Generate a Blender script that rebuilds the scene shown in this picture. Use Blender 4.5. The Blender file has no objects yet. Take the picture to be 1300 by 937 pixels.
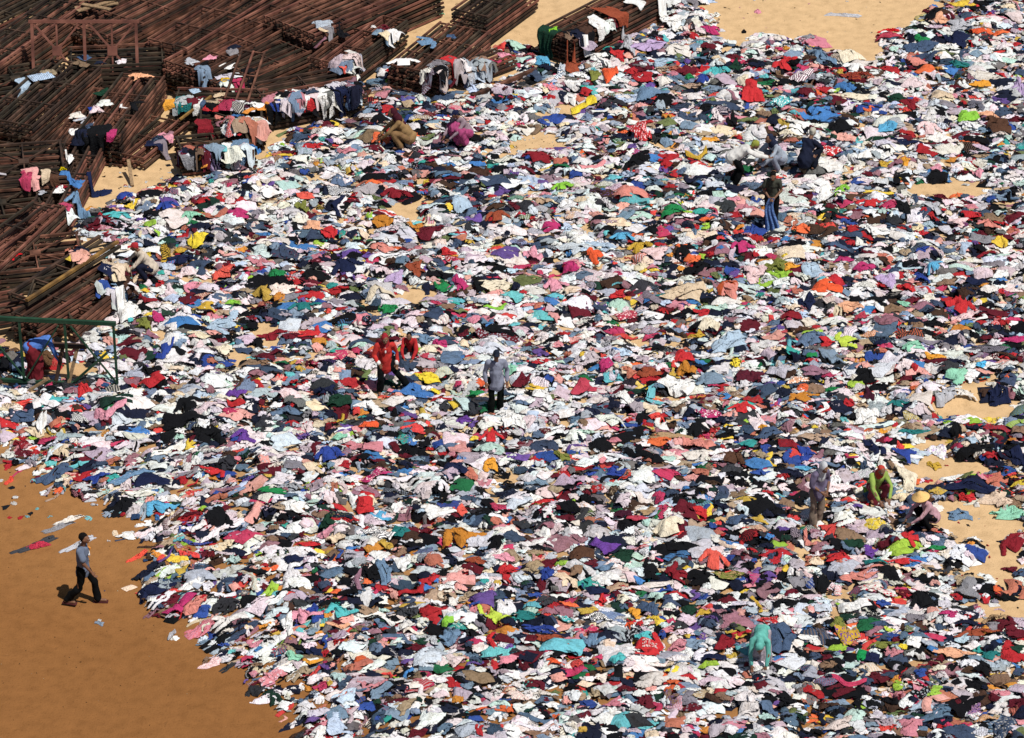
import bpy, bmesh, math, random
import numpy as np
from mathutils import Vector, Matrix
R = math.radians
random.seed(7)
rng = np.random.default_rng(11)
sc = bpy.context.scene
col = sc.collection

# ------------------------------------------------------------------ camera, light, exposure
F_PX, CX, CY = 4200.0, 650.0, 468.5
CAM_H, DEP = 38.5, R(30.0)
cam_d = bpy.data.cameras.new('camera')
cam_d.sensor_width = 36.0
cam_d.lens = 36.0 * F_PX / 1300.0
cam_d.clip_start, cam_d.clip_end = 1.0, 3000.0
cam = bpy.data.objects.new('camera', cam_d)
cam.location = (0, 0, CAM_H)
cam.rotation_euler = (R(90) - DEP, 0, 0)
col.objects.link(cam)
sc.camera = cam

SUN_EL, SUN_AZ = R(63), R(132)          # azimuth clockwise from +Y (away from the camera)
sun_dir = Vector((math.sin(SUN_AZ) * math.cos(SUN_EL), math.cos(SUN_AZ) * math.cos(SUN_EL), math.sin(SUN_EL)))
w = bpy.data.worlds.new('World'); sc.world = w; w.use_nodes = True
nt = w.node_tree
for n in list(nt.nodes): nt.nodes.remove(n)
sky = nt.nodes.new('ShaderNodeTexSky'); sky.sky_type = 'NISHITA'; sky.sun_disc = False
sky.sun_elevation = SUN_EL; sky.sun_rotation = SUN_AZ
bg = nt.nodes.new('ShaderNodeBackground'); bg.inputs['Strength'].default_value = 0.05
out = nt.nodes.new('ShaderNodeOutputWorld')
nt.links.new(sky.outputs[0], bg.inputs[0]); nt.links.new(bg.outputs[0], out.inputs[0])
sd = bpy.data.lights.new('sun', 'SUN'); sd.energy = 4.4; sd.angle = R(0.5); sd.color = (1.0, 0.955, 0.89)
sun = bpy.data.objects.new('sun', sd); col.objects.link(sun)
sun.rotation_euler = (-sun_dir).to_track_quat('-Z', 'Y').to_euler()
sun.location = (0, 60, 40)
sc.view_settings.view_transform = 'Standard'; sc.view_settings.look = 'None'
sc.view_settings.gamma = 1; sc.view_settings.use_curve_mapping = False
sc.view_settings.exposure = 0.17
sc.cycles.max_bounces = 5; sc.cycles.diffuse_bounces = 2; sc.cycles.glossy_bounces = 2

SD, CD = math.sin(DEP), math.cos(DEP)
def at(px, py, z=0.0):
    """world point on the plane of height z that lies under a point of the photograph"""
    a, b = (px - CX) / F_PX, -(py - CY) / F_PX
    d = np.array([a, CD + b * SD, -SD + b * CD])
    t = (z - CAM_H) / d[2]
    return Vector((d[0] * t, d[1] * t, z))
def proj(x, y, z):
    dz = np.asarray(z) - CAM_H
    dep = np.asarray(y) * CD - dz * SD
    up = np.asarray(y) * SD + dz * CD
    return CX + F_PX * np.asarray(x) / dep, CY - F_PX * up / dep, F_PX / dep

# ------------------------------------------------------------------ materials
def srgb(h):
    c = [int(h[i:i + 2], 16) / 255 for i in (0, 2, 4)]
    return tuple(v / 12.92 if v <= .04045 else ((v + .055) / 1.055) ** 2.4 for v in c)
def base_mat(name, c, rough=.85, spec=.2):
    m = bpy.data.materials.new(name); m.use_nodes = True
    b = m.node_tree.nodes['Principled BSDF']
    b.inputs['Base Color'].default_value = (*c, 1); b.inputs['Roughness'].default_value = rough
    b.inputs['Specular IOR Level'].default_value = spec
    return m, m.node_tree, b
def N(t, kind, **kw):
    n = t.nodes.new(kind)
    for k, v in kw.items(): setattr(n, k, v)
    return n
def ramp(t, stops):
    r = N(t, 'ShaderNodeValToRGB'); e = r.color_ramp.elements
    e[0].position, e[0].color = stops[0][0], (*stops[0][1], 1)
    e[1].position, e[1].color = stops[-1][0], (*stops[-1][1], 1)
    for p, c in stops[1:-1]:
        x = e.new(p); x.color = (*c, 1)
    return r
def varied(name, c, amt=.25, scale=9, rough=.85, spec=.2, bump=0.0):
    """one colour with mild wear"""
    m, t, b = base_mat(name, c, rough, spec)
    tc = N(t, 'ShaderNodeTexCoord'); n = N(t, 'ShaderNodeTexNoise'); n.inputs['Scale'].default_value = scale
    n.inputs['Detail'].default_value = 4
    t.links.new(tc.outputs['Object'], n.inputs['Vector'])
    lo = tuple(v * (1 - amt) for v in c); hi = tuple(min(1, v * (1 + amt)) for v in c)
    r = ramp(t, [(.35, lo), (.65, hi)])
    t.links.new(n.outputs['Fac'], r.inputs[0]); t.links.new(r.outputs[0], b.inputs['Base Color'])
    if bump:
        bp = N(t, 'ShaderNodeBump'); bp.inputs['Strength'].default_value = bump; bp.inputs['Distance'].default_value = .02
        t.links.new(n.outputs['Fac'], bp.inputs['Height']); t.links.new(bp.outputs[0], b.inputs['Normal'])
    return m

def make_sand():
    m, t, b = base_mat('sand', (.5, .33, .17), .95, .1)
    geo = N(t, 'ShaderNodeNewGeometry')
    sep = N(t, 'ShaderNodeSeparateXYZ'); t.links.new(geo.outputs['Position'], sep.inputs[0])
    def noise(scale, detail=6):
        n = N(t, 'ShaderNodeTexNoise'); n.inputs['Scale'].default_value = scale; n.inputs['Detail'].default_value = detail
        t.links.new(geo.outputs['Position'], n.inputs['Vector']); return n
    n1, n2, n3 = noise(.35), noise(3.5), noise(28, 3)
    # wet sand towards the water at the near left: moisture = f(x, y) + noise
    def mth(op, a, b_):
        x = N(t, 'ShaderNodeMath', operation=op)
        for i, v in enumerate((a, b_)):
            if isinstance(v, (int, float)): x.inputs[i].default_value = v
            else: t.links.new(v, x.inputs[i])
        return x.outputs[0]
    u = mth('ADD', mth('MULTIPLY', sep.outputs[0], .55), sep.outputs[1])
    u = mth('ADD', u, mth('MULTIPLY', n1.outputs['Fac'], 3.0))
    mr = N(t, 'ShaderNodeMapRange'); mr.inputs['From Min'].default_value = 52.5; mr.inputs['From Max'].default_value = 64.0
    t.links.new(u, mr.inputs['Value'])
    wet = ramp(t, [(0, (.215, .094, .030)), (.45, (.29, .140, .050)), (1, (.54, .365, .195))])
    t.links.new(mr.outputs[0], wet.inputs[0])
    v = ramp(t, [(.3, (.86, .85, .83)), (.5, (1, 1, 1)), (.72, (1.1, 1.1, 1.1))])
    t.links.new(n2.outputs['Fac'], v.inputs[0])
    mx = N(t, 'ShaderNodeMix', data_type='RGBA', blend_type='MULTIPLY'); mx.inputs[0].default_value = 1
    t.links.new(wet.outputs[0], mx.inputs[6]); t.links.new(v.outputs[0], mx.inputs[7])
    v2 = ramp(t, [(.28, (.7, .66, .6)), (.42, (1, 1, 1)), (.8, (1.06, 1.06, 1.06))])
    t.links.new(n3.outputs['Fac'], v2.inputs[0])
    mx2 = N(t, 'ShaderNodeMix', data_type='RGBA', blend_type='MULTIPLY'); mx2.inputs[0].default_value = .6
    t.links.new(mx.outputs[2], mx2.inputs[6]); t.links.new(v2.outputs[0], mx2.inputs[7])
    t.links.new(mx2.outputs[2], b.inputs['Base Color'])
    bp = N(t, 'ShaderNodeBump'); bp.inputs['Strength'].default_value = .8; bp.inputs['Distance'].default_value = .07
    # trodden dimples and small ridges
    vo = N(t, 'ShaderNodeTexVoronoi'); vo.inputs['Scale'].default_value = 2.6; vo.feature = 'SMOOTH_F1'
    wv = N(t, 'ShaderNodeVectorMath', operation='ADD'); t.links.new(geo.outputs['Position'], wv.inputs[0])
    nn = noise(1.3, 3); sc3 = N(t, 'ShaderNodeVectorMath', operation='SCALE'); sc3.inputs['Scale'].default_value = .9
    t.links.new(nn.outputs['Color'], sc3.inputs[0]); t.links.new(sc3.outputs[0], wv.inputs[1]); t.links.new(wv.outputs[0], vo.inputs['Vector'])
    dim = mth('MINIMUM', vo.outputs['Distance'], .16)
    hh = mth('ADD', mth('MULTIPLY', n2.outputs['Fac'], .35), mth('ADD', mth('MULTIPLY', dim, 1.6), mth('MULTIPLY', n3.outputs['Fac'], .16)))
    t.links.new(hh, bp.inputs['Height']); t.links.new(bp.outputs[0], b.inputs['Normal'])
    return m
M_SAND = make_sand()

def make_cloth():
    m, t, b = base_mat('cloth', (.5, .5, .5), .9, .12)
    def attr(n):
        a = N(t, 'ShaderNodeAttribute'); a.attribute_name = n; return a
    c1, c2, pt, uv = attr('col'), attr('col2'), attr('pat'), attr('rest')
    def mth(op, a, b_=0.0, c=None):
        x = N(t, 'ShaderNodeMath', operation=op)
        for i, v in enumerate((a, b_, c)):
            if v is None: continue
            if isinstance(v, (int, float)): x.inputs[i].default_value = v
            else: t.links.new(v, x.inputs[i])
        return x.outputs[0]
    sp = N(t, 'ShaderNodeSeparateXYZ'); t.links.new(uv.outputs['Vector'], sp.inputs[0])
    sx = mth('GREATER_THAN', mth('FRACT', mth('MULTIPLY', sp.outputs[0], 19.0)), .55)
    sy = mth('GREATER_THAN', mth('FRACT', mth('MULTIPLY', sp.outputs[1], 19.0)), .55)
    chk = mth('ABSOLUTE', mth('SUBTRACT', sx, sy))
    vo = N(t, 'ShaderNodeTexVoronoi'); vo.inputs['Scale'].default_value = 21
    t.links.new(uv.outputs['Vector'], vo.inputs['Vector'])
    dots = mth('LESS_THAN', vo.outputs['Distance'], .38)
    def isk(k): return mth('COMPARE', pt.outputs['Fac'], float(k), .3)
    yoke = mth('GREATER_THAN', sp.outputs[1], .12)
    f = mth('ADD', mth('ADD', mth('MULTIPLY', isk(1), sy), mth('MULTIPLY', isk(2), chk)),
            mth('ADD', mth('MULTIPLY', isk(3), dots), mth('MULTIPLY', isk(4), yoke)))
    mx = N(t, 'ShaderNodeMix', data_type='RGBA'); t.links.new(f, mx.inputs[0])
    t.links.new(c1.outputs['Color'], mx.inputs[6]); t.links.new(c2.outputs['Color'], mx.inputs[7])
    # dirt and fading
    n = N(t, 'ShaderNodeTexNoise'); n.inputs['Scale'].default_value = 6; n.inputs['Detail'].default_value = 5
    t.links.new(uv.outputs['Vector'], n.inputs['Vector'])
    r = ramp(t, [(.3, (.66, .60, .53)), (.48, (1, .99, .98)), (.75, (1.03, 1.03, 1.03))]); t.links.new(n.outputs['Fac'], r.inputs[0])
    m2 = N(t, 'ShaderNodeMix', data_type='RGBA', blend_type='MULTIPLY'); m2.inputs[0].default_value = .8
    t.links.new(mx.outputs[2], m2.inputs[6]); t.links.new(r.outputs[0], m2.inputs[7])
    t.links.new(m2.outputs[2], b.inputs['Base Color'])
    # fine creases
    n2 = N(t, 'ShaderNodeTexNoise'); n2.inputs['Scale'].default_value = 16; n2.inputs['Detail'].default_value = 3
    n2.inputs['Distortion'].default_value = 1.2
    t.links.new(uv.outputs['Vector'], n2.inputs['Vector'])
    bp = N(t, 'ShaderNodeBump'); bp.inputs['Strength'].default_value = .9; bp.inputs['Distance'].default_value = .055
    t.links.new(n2.outputs['Fac'], bp.inputs['Height']); t.links.new(bp.outputs[0], b.inputs['Normal'])
    return m
M_CLOTH = make_cloth()

def make_rust(name, a, b_, c):
    m, t, b = base_mat(name, a, .8, .3)
    tc = N(t, 'ShaderNodeTexCoord'); n = N(t, 'ShaderNodeTexNoise'); n.inputs['Scale'].default_value = 2.2; n.inputs['Detail'].default_value = 8
    oi = N(t, 'ShaderNodeObjectInfo'); ad = N(t, 'ShaderNodeVectorMath', operation='ADD')
    t.links.new(tc.outputs['Object'], ad.inputs[0]); t.links.new(oi.outputs['Location'], ad.inputs[1])
    t.links.new(ad.outputs[0], n.inputs['Vector'])
    r = ramp(t, [(.3, a), (.5, b_), (.7, c)]); t.links.new(n.outputs['Fac'], r.inputs[0])
    t.links.new(r.outputs[0], b.inputs['Base Color'])
    return m
M_RUST = make_rust('rusty_steel', (.016, .008, .005), (.090, .037, .022), (.225, .096, .060))
M_RUSTL = make_rust('reddish_rusty_steel', (.05, .018, .013), (.15, .056, .038), (.27, .115, .078))
M_RUSTD = make_rust('dark_rusty_steel', (.011, .007, .005), (.038, .021, .014), (.11, .058, .037))
M_RUSTG = make_rust('greenish_weathered_steel', (.010, .009, .006), (.034, .024, .015), (.085, .058, .036))
M_YEL = make_rust('worn_yellow_paint', (.05, .03, .015), (.16, .085, .025), (.36, .20, .05))
M_GREEN = make_rust('green_paint', (.006, .022, .012), (.009, .045, .022), (.03, .06, .035))
M_WOOD = varied('weathered_wood', (.24, .16, .09), .3, 20)

# ------------------------------------------------------------------ helpers for objects
def tag(o, label=None, cat=None, group=None, kind=None):
    if label: o['label'] = label
    if cat: o['category'] = cat
    if group: o['group'] = group
    if kind: o['kind'] = kind
    return o
def link_mesh(name, me, mat=None, parent=None, smooth=False):
    o = bpy.data.objects.new(name, me); col.objects.link(o)
    if mat is not None and not me.materials: me.materials.append(mat)
    if smooth: me.polygons.foreach_set('use_smooth', np.ones(len(me.polygons), bool))
    if parent is not None: o.parent = parent
    return o
def np_mesh(name, V, Q):
    me = bpy.data.meshes.new(name)
    me.vertices.add(len(V)); me.vertices.foreach_set('co', np.ascontiguousarray(V, np.float32).ravel())
    k = Q.shape[1]
    me.loops.add(Q.size); me.loops.foreach_set('vertex_index', np.ascontiguousarray(Q, np.int32).ravel())
    me.polygons.add(len(Q)); me.polygons.foreach_set('loop_start', np.arange(0, Q.size, k, dtype=np.int32))
    me.update(calc_edges=True)
    return me
def empty(name, loc=(0, 0, 0), rz=0):
    o = bpy.data.objects.new(name, None); o.empty_display_size = .1; o.location = loc; o.rotation_euler = (0, 0, rz)
    col.objects.link(o); return o
def bar(bm, p, q, wd, ht, up=(0, 0, 1)):
    """a rectangular steel section from p to q"""
    p, q = Vector(p), Vector(q); d = (q - p); L = d.length; d.normalize()
    up = Vector(up)
    s = d.cross(up)
    if s.length < 1e-4: s = d.cross(Vector((0, 1, 0)))
    s.normalize(); u = s.cross(d)
    vs = []
    for k, c in ((0, p), (1, q)):
        for a, b in ((-1, -1), (1, -1), (1, 1), (-1, 1)):
            vs.append(bm.verts.new(c + s * a * wd / 2 + u * b * ht / 2))
    for f in ((3, 2, 1, 0), (4, 5, 6, 7), (0, 1, 5, 4), (1, 2, 6, 5), (2, 3, 7, 6), (3, 0, 4, 7)):
        bm.faces.new([vs[i] for i in f])
def bm_mesh(name, bm, mat):
    bmesh.ops.recalc_face_normals(bm, faces=bm.faces)
    me = bpy.data.meshes.new(name); bm.to_mesh(me); bm.free(); me.materials.append(mat); return me

# ------------------------------------------------------------------ the ground
def vnoise(x, y, s, seed):
    r = np.random.default_rng(seed); g = r.random((64, 64))
    x = np.asarray(x) / s; y = np.asarray(y) / s
    xi = np.floor(x).astype(int); yi = np.floor(y).astype(int); fx = x - xi; fy = y - yi
    fx = fx * fx * (3 - 2 * fx); fy = fy * fy * (3 - 2 * fy)
    a = g[xi % 64, yi % 64]; b = g[(xi + 1) % 64, yi % 64]; c = g[xi % 64, (yi + 1) % 64]; d = g[(xi + 1) % 64, (yi + 1) % 64]
    return (a * (1 - fx) + b * fx) * (1 - fy) + (c * (1 - fx) + d * fx) * fy
SC_A, SC_B = at(1175, 518), at(1310, 497)
def ground_z(x, y):
    x = np.asarray(x, float); y = np.asarray(y, float)
    z = .10 * (vnoise(x, y, 4.0, 1) - .5) + .04 * (vnoise(x, y, .9, 2) - .5)
    # the small cut bank at the right
    dx, dy = SC_B.x - SC_A.x, SC_B.y - SC_A.y
    s = ((x - SC_A.x) * dx + (y - SC_A.y) * dy) / (dx * dx + dy * dy)
    dist = ((y - SC_A.y) - s * dy)
    st = 1 / (1 + np.exp(-np.clip(dist / .05, -30, 30)))
    fade = np.clip((s + .25) / .3, 0, 1) * np.clip((3.6 - dist) / 3.5, 0, 1)
    z = z + .26 * st * fade
    r = np.hypot(x, y - 68)
    return z * np.clip((60 - r) / 20, 0, 1)
def axis(a, b, st, lim):
    core = np.arange(a, b + st / 2, st); ext = []
    v, d = b, st
    while v < lim: d *= 1.35; v += d; ext.append(v)
    left = []; v, d = a, st
    while v > -lim: d *= 1.35; v -= d; left.append(v)
    return np.array(left[::-1] + list(core) + ext)
gx, gy = axis(-17, 17, .12, 900), axis(48, 92, .12, 900)
GX, GY = np.meshgrid(gx, gy, indexing='ij')
GV = np.stack([GX, GY, ground_z(GX, GY)], -1).reshape(-1, 3)
i, j = np.meshgrid(np.arange(len(gx) - 1), np.arange(len(gy) - 1), indexing='ij'); n_ = len(gy)
GQ = np.stack([i * n_ + j, (i + 1) * n_ + j, (i + 1) * n_ + j + 1, i * n_ + j + 1], -1).reshape(-1, 4)
tag(link_mesh('ground', np_mesh('ground', GV, GQ), M_SAND, smooth=True), kind='structure')

# ------------------------------------------------------------------ stacks of steel frames
def frame_proto(kind, L, W, rails, mat, th=.06):
    """a flat steel frame lying in XY (length on X), base of the sections at z = 0; returns list of (part name, mesh)"""
    parts = []
    def add(nm, fn, m=mat):
        bm = bmesh.new(); fn(bm); parts.append((nm, bm_mesh(nm, bm, m)))
    h = th / 2
    if kind == 'ladder':
        ys = np.linspace(-W / 2, W / 2, rails)
        for y in ys:
            e0, e1 = random.uniform(-.06, .02), random.uniform(-.02, .06)
            add('rail', lambda bm: bar(bm, (-L / 2 + e0, y, h), (L / 2 + e1, y + random.uniform(-.015, .015), h), th * .85, th), random.choice([mat, mat, M_RUST, M_RUSTD, M_RUSTL, M_RUSTG]))
        nb = max(3, int(round(L / 1.15)) + 1)
        for x in np.linspace(-L / 2 + .05, L / 2 - .05, nb):
            add('crossbar', lambda bm: bar(bm, (x, -W / 2 + .03, h), (x, W / 2 - .03, h), th * .6, th * .72))
    elif kind == 'lattice':
        for y in (-W / 2, W / 2):
            add('rail', lambda bm: bar(bm, (-L / 2, y, h), (L / 2, y, h), th * 1.3, th * 1.2))
        nb = int(round(L / .8)); xs = np.linspace(-L / 2 + .08, L / 2 - .08, nb + 1)
        for k in range(nb):
            s = 1 if k % 2 else -1
            add('brace', lambda bm: bar(bm, (xs[k], s * (W / 2 - .04), h), (xs[k + 1], -s * (W / 2 - .04), h), th * .6, th * .6), M_RUSTG)
            add('crossbar', lambda bm: bar(bm, (xs[k], -W / 2 + .04, h), (xs[k], W / 2 - .04, h), th * .6, th * .7))
    else:                                   # 'star': rectangular bays, each braced by spokes round a plate
        for y in (-W / 2, W / 2):
            add('rail', lambda bm: bar(bm, (-L / 2, y, h), (L / 2, y, h), th, th))
        bays = max(1, int(round(L / 1.9)))
        for x in np.linspace(-L / 2 + th, L / 2 - th, bays + 1):
            add('crossbar', lambda bm: bar(bm, (x, -W / 2 + th / 2, h), (x, W / 2 - th / 2, h), th * .9, th * .9))
        for k in range(bays):
            cx = -L / 2 + (k + .5) * L / bays; hx = L / bays / 2 - th
            def plate(bm, cx=cx): bar(bm, (cx - .13, 0, h + .004), (cx + .13, 0, h + .004), .26, th * .8)
            add('hub_plate', plate)
            for ex, ey in ((-hx, -W / 2), (hx, -W / 2), (-hx, W / 2), (hx, W / 2), (0, W / 2), (0, -W / 2)):
                d = Vector((ex, ey, 0)); dn = d.normalized()
                a = dn * .12; e = d - dn * th * .7
                add('spoke', lambda bm: bar(bm, (cx + a.x, a.y, h), (cx + e.x, e.y, h), th * .55, th * .55))
    return parts
_protos = {}
def place_frame(kind, L, W, rails, mat, M, label, group, cat='steel frame', th=.06, edge=None, vary=0):
    key = (kind, round(L, 2), round(W, 2), rails, mat.name, th, vary)
    if key not in _protos: _protos[key] = frame_proto(kind, L, W, rails, mat, th)
    root = empty('steel_truss'); root.matrix_world = M
    tag(root, label, cat, group)
    for k, (nm, me) in enumerate(_protos[key]):
        if edge is not None and nm == 'rail' and k == edge:
            me = me.copy(); me.materials.clear(); me.materials.append(M_YEL)
        o = bpy.data.objects.new(nm, me); o.parent = root; col.objects.link(o)
    return root

STACKS = {}
ORD = ['topmost', 'second', 'third', 'fourth', 'fifth', 'sixth', 'seventh', 'eighth', 'ninth', 'tenth', 'eleventh', 'twelfth']
PITCH = .12
def stack(key, n, f, z, W, layers, rails, kind, mat, where, lat=None, look='rusty steel', edge=None):
    """n, f: photograph points of the near and far end of the top frame's middle line; z: its height"""
    A, B = at(*n, z), at(*f, z)
    ax = (B - A); L = ax.length; ax.normalize(); C = (A + B) / 2; ang = math.atan2(ax.y, ax.x)
    wv = Vector((-ax.y, ax.x, 0))
    if wv.y > 0: wv = -wv                    # towards the camera
    STACKS[key] = dict(A=A, B=B, ax=ax, wv=wv, W=W, L=L, z=z, C=C)
    for k in range(layers):
        zz = z - .06 - k * PITCH
        if zz < .0: break
        jx, jy, ja = (random.gauss(0, .035), random.gauss(0, .012), random.gauss(0, R(.35)))
        if k == 0: jx = jy = ja = 0
        c = C + ax * jx + wv * jy
        mt = mat if random.random() < .75 else random.choice([M_RUST, M_RUSTD, M_RUSTG])
        M = Matrix.Translation((c.x, c.y, zz)) @ Matrix.Rotation(ang + ja, 4, 'Z')
        kd, rl = (kind, rails) if (k == 0 or kind != 'star') else ('ladder', 7)
        desc = {'ladder': f'{rl}-rail ', 'lattice': 'lattice ', 'star': 'cross-braced '}[kd]
        place_frame(kd, L, W, rl, mt, M, f'{look if look != "rusty steel" else "rusty"} {desc}frame, {ORD[k]} in stack {where}', f'frames stacked {where}', edge=edge if k == 0 else None, vary=k % 3)
S = stack
S('A0', (212, 55), (345, -28), 1.1, 1.3, 9, 4, 'ladder', M_RUST, 'at the top edge behind the long ladder stack')
S('A1', (232, 84), (430, -22), 1.0, 1.35, 9, 5, 'ladder', M_RUST, 'running diagonally above the leaning ladder')
S('A2', (367, 32), (530, -38), 1.2, 1.9, 10, 9, 'ladder', M_RUST, 'with the wide black shaded underside')
S('A3', (415, 78), (494, 20), .9, 1.15, 7, 4, 'ladder', M_RUST, 'left of the bare sand at the top')
S('A4', (524, 88), (590, 33), .75, 1.5, 6, 7, 'ladder', M_RUST, 'under the striped blanket')
S('A5', (575, 92), (642, 66), .40, .8, 3, 5, 'ladder', M_RUST, 'low beside the scattered planks')
S('A6', (706, 44), (822, -16), .8, 1.25, 7, 6, 'ladder', M_RUST, 'under the brown draped blanket')
S('A7', (596, 16), (660, -30), 1.0, 1.1, 8, 4, 'ladder', M_RUSTD, 'at the top edge right of the shaded sand')
S('B1', (255, 98), (362, 52), .75, 1.9, 7, 8, 'ladder', M_RUST, 'under the leaning three-rail ladder')
S('B2', (330, 120), (450, 97), .75, 1.5, 7, 5, 'ladder', M_RUSTD, 'hung with white trousers')
S('B4', (222, 122), (335, 124), .75, 1.1, 7, 4, 'ladder', M_RUSTD, 'topped with the teal and orange clothes')
S('B5', (252, 150), (335, 147), .70, 1.3, 6, 3, 'star', M_RUSTG, 'behind the blue hanging jeans', look='dark weathered')
S('B6', (226, 186), (318, 176), .62, 1.2, 6, 3, 'star', M_RUSTG, 'nearest the bare sand with hanging laundry', look='dark weathered')
S('S1', (124, 170), (182, 94), .95, 1.15, 9, 5, 'ladder', M_RUST, 'with the black coat on its end')
S('S2', (158, 196), (215, 150), .40, 1.1, 3, 5, 'ladder', M_RUST, 'low beside the patch of bare sand')
S('C1', (8, 154), (96, 78), .95, 1.5, 9, 5, 'ladder', M_RUSTD, 'at the far left below the long grey rails')
S('C3', (84, 182), (140, 112), .60, .9, 5, 5, 'ladder', M_RUST, 'under the small royal blue cloth')
S('C0', (-30, 80), (110, -18), 1.05, 1.1, 9, 4, 'ladder', M_RUSTG, 'in the top left corner with grey rails', look='grey weathered')
S('C5', (20, 62), (150, -25), .75, 1.2, 7, 5, 'ladder', M_RUST, 'farther behind the standing frame')
S('C6', (120, 40), (262, -32), .85, 1.5, 8, 6, 'ladder', M_RUST, 'at the top edge beside the pale planks')
S('C7', (88, 72), (208, 66), .9, 1.3, 8, 5, 'ladder', M_RUSTG, 'in shade behind the standing frame', look='dark weathered')  # darker steel paints in the shade behind the standing frame
S('C8', (-40, 108), (78, 88), .8, 1.5, 7, 3, 'star', M_RUSTG, 'at the upper left edge', look='dark weathered')
S('D1', (-22, 208), (82, 200), .85, 2.1, 8, 3, 'star', M_RUSTD, 'left of the rails by the sand patch')
S('D2', (62, 268), (112, 172), .62, 1.0, 6, 4, 'ladder', M_RUSTD, 'left of the bare sand patch')
S('E1', (-40, 352), (62, 258), .85, .9, 8, 4, 'ladder', M_RUSTD, 'crossing the left edge halfway down')
S('E2', (-15, 326), (104, 314), .72, 1.7, 6, 3, 'star', M_RUSTG, 'behind the yellow-striped beam', look='dark weathered')
S('F1', (22, 376), (138, 302), 1.0, .55, 2, 3, 'lattice', M_RUSTG, 'with the worn yellow edge', edge=0)
S('F2', (32, 402), (146, 330), .8, .75, 7, 4, 'ladder', M_RUSTD, 'above the green painted truss')
S('F3', (74, 408), (146, 350), .55, .8, 4, 3, 'lattice', M_RUST, 'in front of the yellow-edged beams')

S('C9', (-50, 30), (70, -30), .6, 1.6, 5, 5, 'ladder', M_RUSTG, 'in the extreme top left corner', look='grey weathered')
S('E0', (-50, 262), (52, 250), .55, 1.5, 4, 3, 'star', M_RUSTG, 'low at the left edge above the crossing rails', look='dark weathered')
S('G1', (-60, 398), (34, 380), .5, 1.2, 4, 5, 'ladder', M_RUSTD, 'low at the left edge by the green truss')
S('G2', (-60, 160), (20, 130), .7, 1.6, 5, 5, 'ladder', M_RUSTD, 'low at the left edge under the grey rails')

def rot_to(A, B, up):
    x = (B - A).normalized(); z = (Vector(up) - x * Vector(up).dot(x)).normalized(); y = z.cross(x)
    m = Matrix((x, y, z)).transposed().to_4x4(); m.translation = (A + B) / 2; return m
# standing cross-braced frame
A, B = at(38, 64, 1.15), at(178, 64, 1.15)
M_STAND = make_rust('lit_reddish_steel', (.09, .034, .025), (.18, .068, .048), (.28, .12, .085))  # reddish rust brightened as if sunlit, to stand out from the stacks behind
place_frame('star', (B - A).length, 1.6, 3, M_STAND, rot_to(A, B, (0, -.97, .24)),
            'reddish cross-braced frame standing upright on its long side', 'loose steel frames', th=.085)
# ladder leaning on the stack
A, B = at(300, 128, .78), at(322, 66, 1.25)
place_frame('ladder', (B - A).length, .62, 3, M_RUST, rot_to(A, B, (0, -.4, .9)),
            'short three-rail ladder frame lying across the stacks by the white shirt', 'loose steel frames')
A, B = at(0, 302, .95), at(92, 262, .95)
place_frame('ladder', 2.6, .7, 3, M_RUSTD, rot_to(at(-20, 318, .95), at(58, 262, .95), (0, 0, 1)),
            'dark three-rail frame lying loose on the stacks at the left edge', 'loose steel frames')

# green painted truss standing at the left
def green_truss():
    A, B = at(-45, 402, 1.75), at(147, 411, 1.75)
    root = empty('green_truss', (A.x, A.y, 0))
    tag(root, 'green painted steel truss standing upright above sorted clothes at the left', 'steel truss')
    A = Vector((A.x, A.y, 0)); B = Vector((B.x, B.y, 0)); d = (B - A); L = d.length; d.normalize()
    rel = lambda s, z, o=0: d * s + Vector((0, -o, z))
    def add(nm, p, q, w_, h_):
        bm = bmesh.new(); bar(bm, p, q, w_, h_); link_mesh(nm, bm_mesh(nm, bm, M_GREEN), parent=root)
    add('top_rail', rel(0, 1.75), rel(L, 1.75), .08, .095)
    add('bottom_rail', rel(0, .12), rel(L - .1, .12), .08, .08)
    for s in (L * .36, L * .66, L - .06): add('post', rel(s, .17), rel(s, 1.69), .055, .055)
    for s0, s1 in ((.36, .1), (.36, .62), (.96, .70)):
        add('brace', rel(L * s0 + .05, .2 if s0 < .9 else .25, .05), rel(L * s1, 1.66, .05), .035, .035)
    add('brace', rel(L * .7, .2, .05), rel(L * .93, 1.0, .05), .05, .05)
green_truss()
# timber and poles
def plank(n, f, z0, z1, w_, h_, mat, label, name='wooden_plank', cat='plank'):
    A, B = at(*n, z0), at(*f, z1); bm = bmesh.new(); bar(bm, (0, 0, 0), B - A, w_, h_)
    me = bm_mesh(name, bm, mat); o = link_mesh(name, me); o.location = A; tag(o, label, cat)
plank((168, 236), (163, 203), .06, .45, .09, .05, M_WOOD, 'grey wooden plank sticking up from the bare sand')
plank((600, 122), (680, 88), .16, .22, .12, .09, M_RUST, 'long reddish steel beam lying among clothes below the frames', 'steel_beam', 'beam')
plank((625, 134), (700, 100), .12, .2, .07, .08, M_WOOD, 'pale timber lying beside the reddish steel beam')
plank((30, 500), (62, 480), .1, .5, .07, .05, M_WOOD, 'short timber leaning under the green truss')
plank((62, 437), (110, 440), .95, .95, .12, .08, M_RUSTD, 'brown steel beam resting level under the green truss', 'steel_beam', 'beam')
plank((80, 440), (70, 490), .9, .05, .07, .06, M_RUSTD, 'brown slanting prop under the level steel beam', 'steel_prop', 'beam')
plank((98, 442), (86, 492), .9, .05, .06, .06, M_WOOD, 'wooden prop standing under the level steel beam', 'wooden_prop', 'prop')
plank((228, 152), (268, 122), .55, .8, .06, .05, M_YEL, 'thin yellowish pole lying on the low frames')
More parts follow.
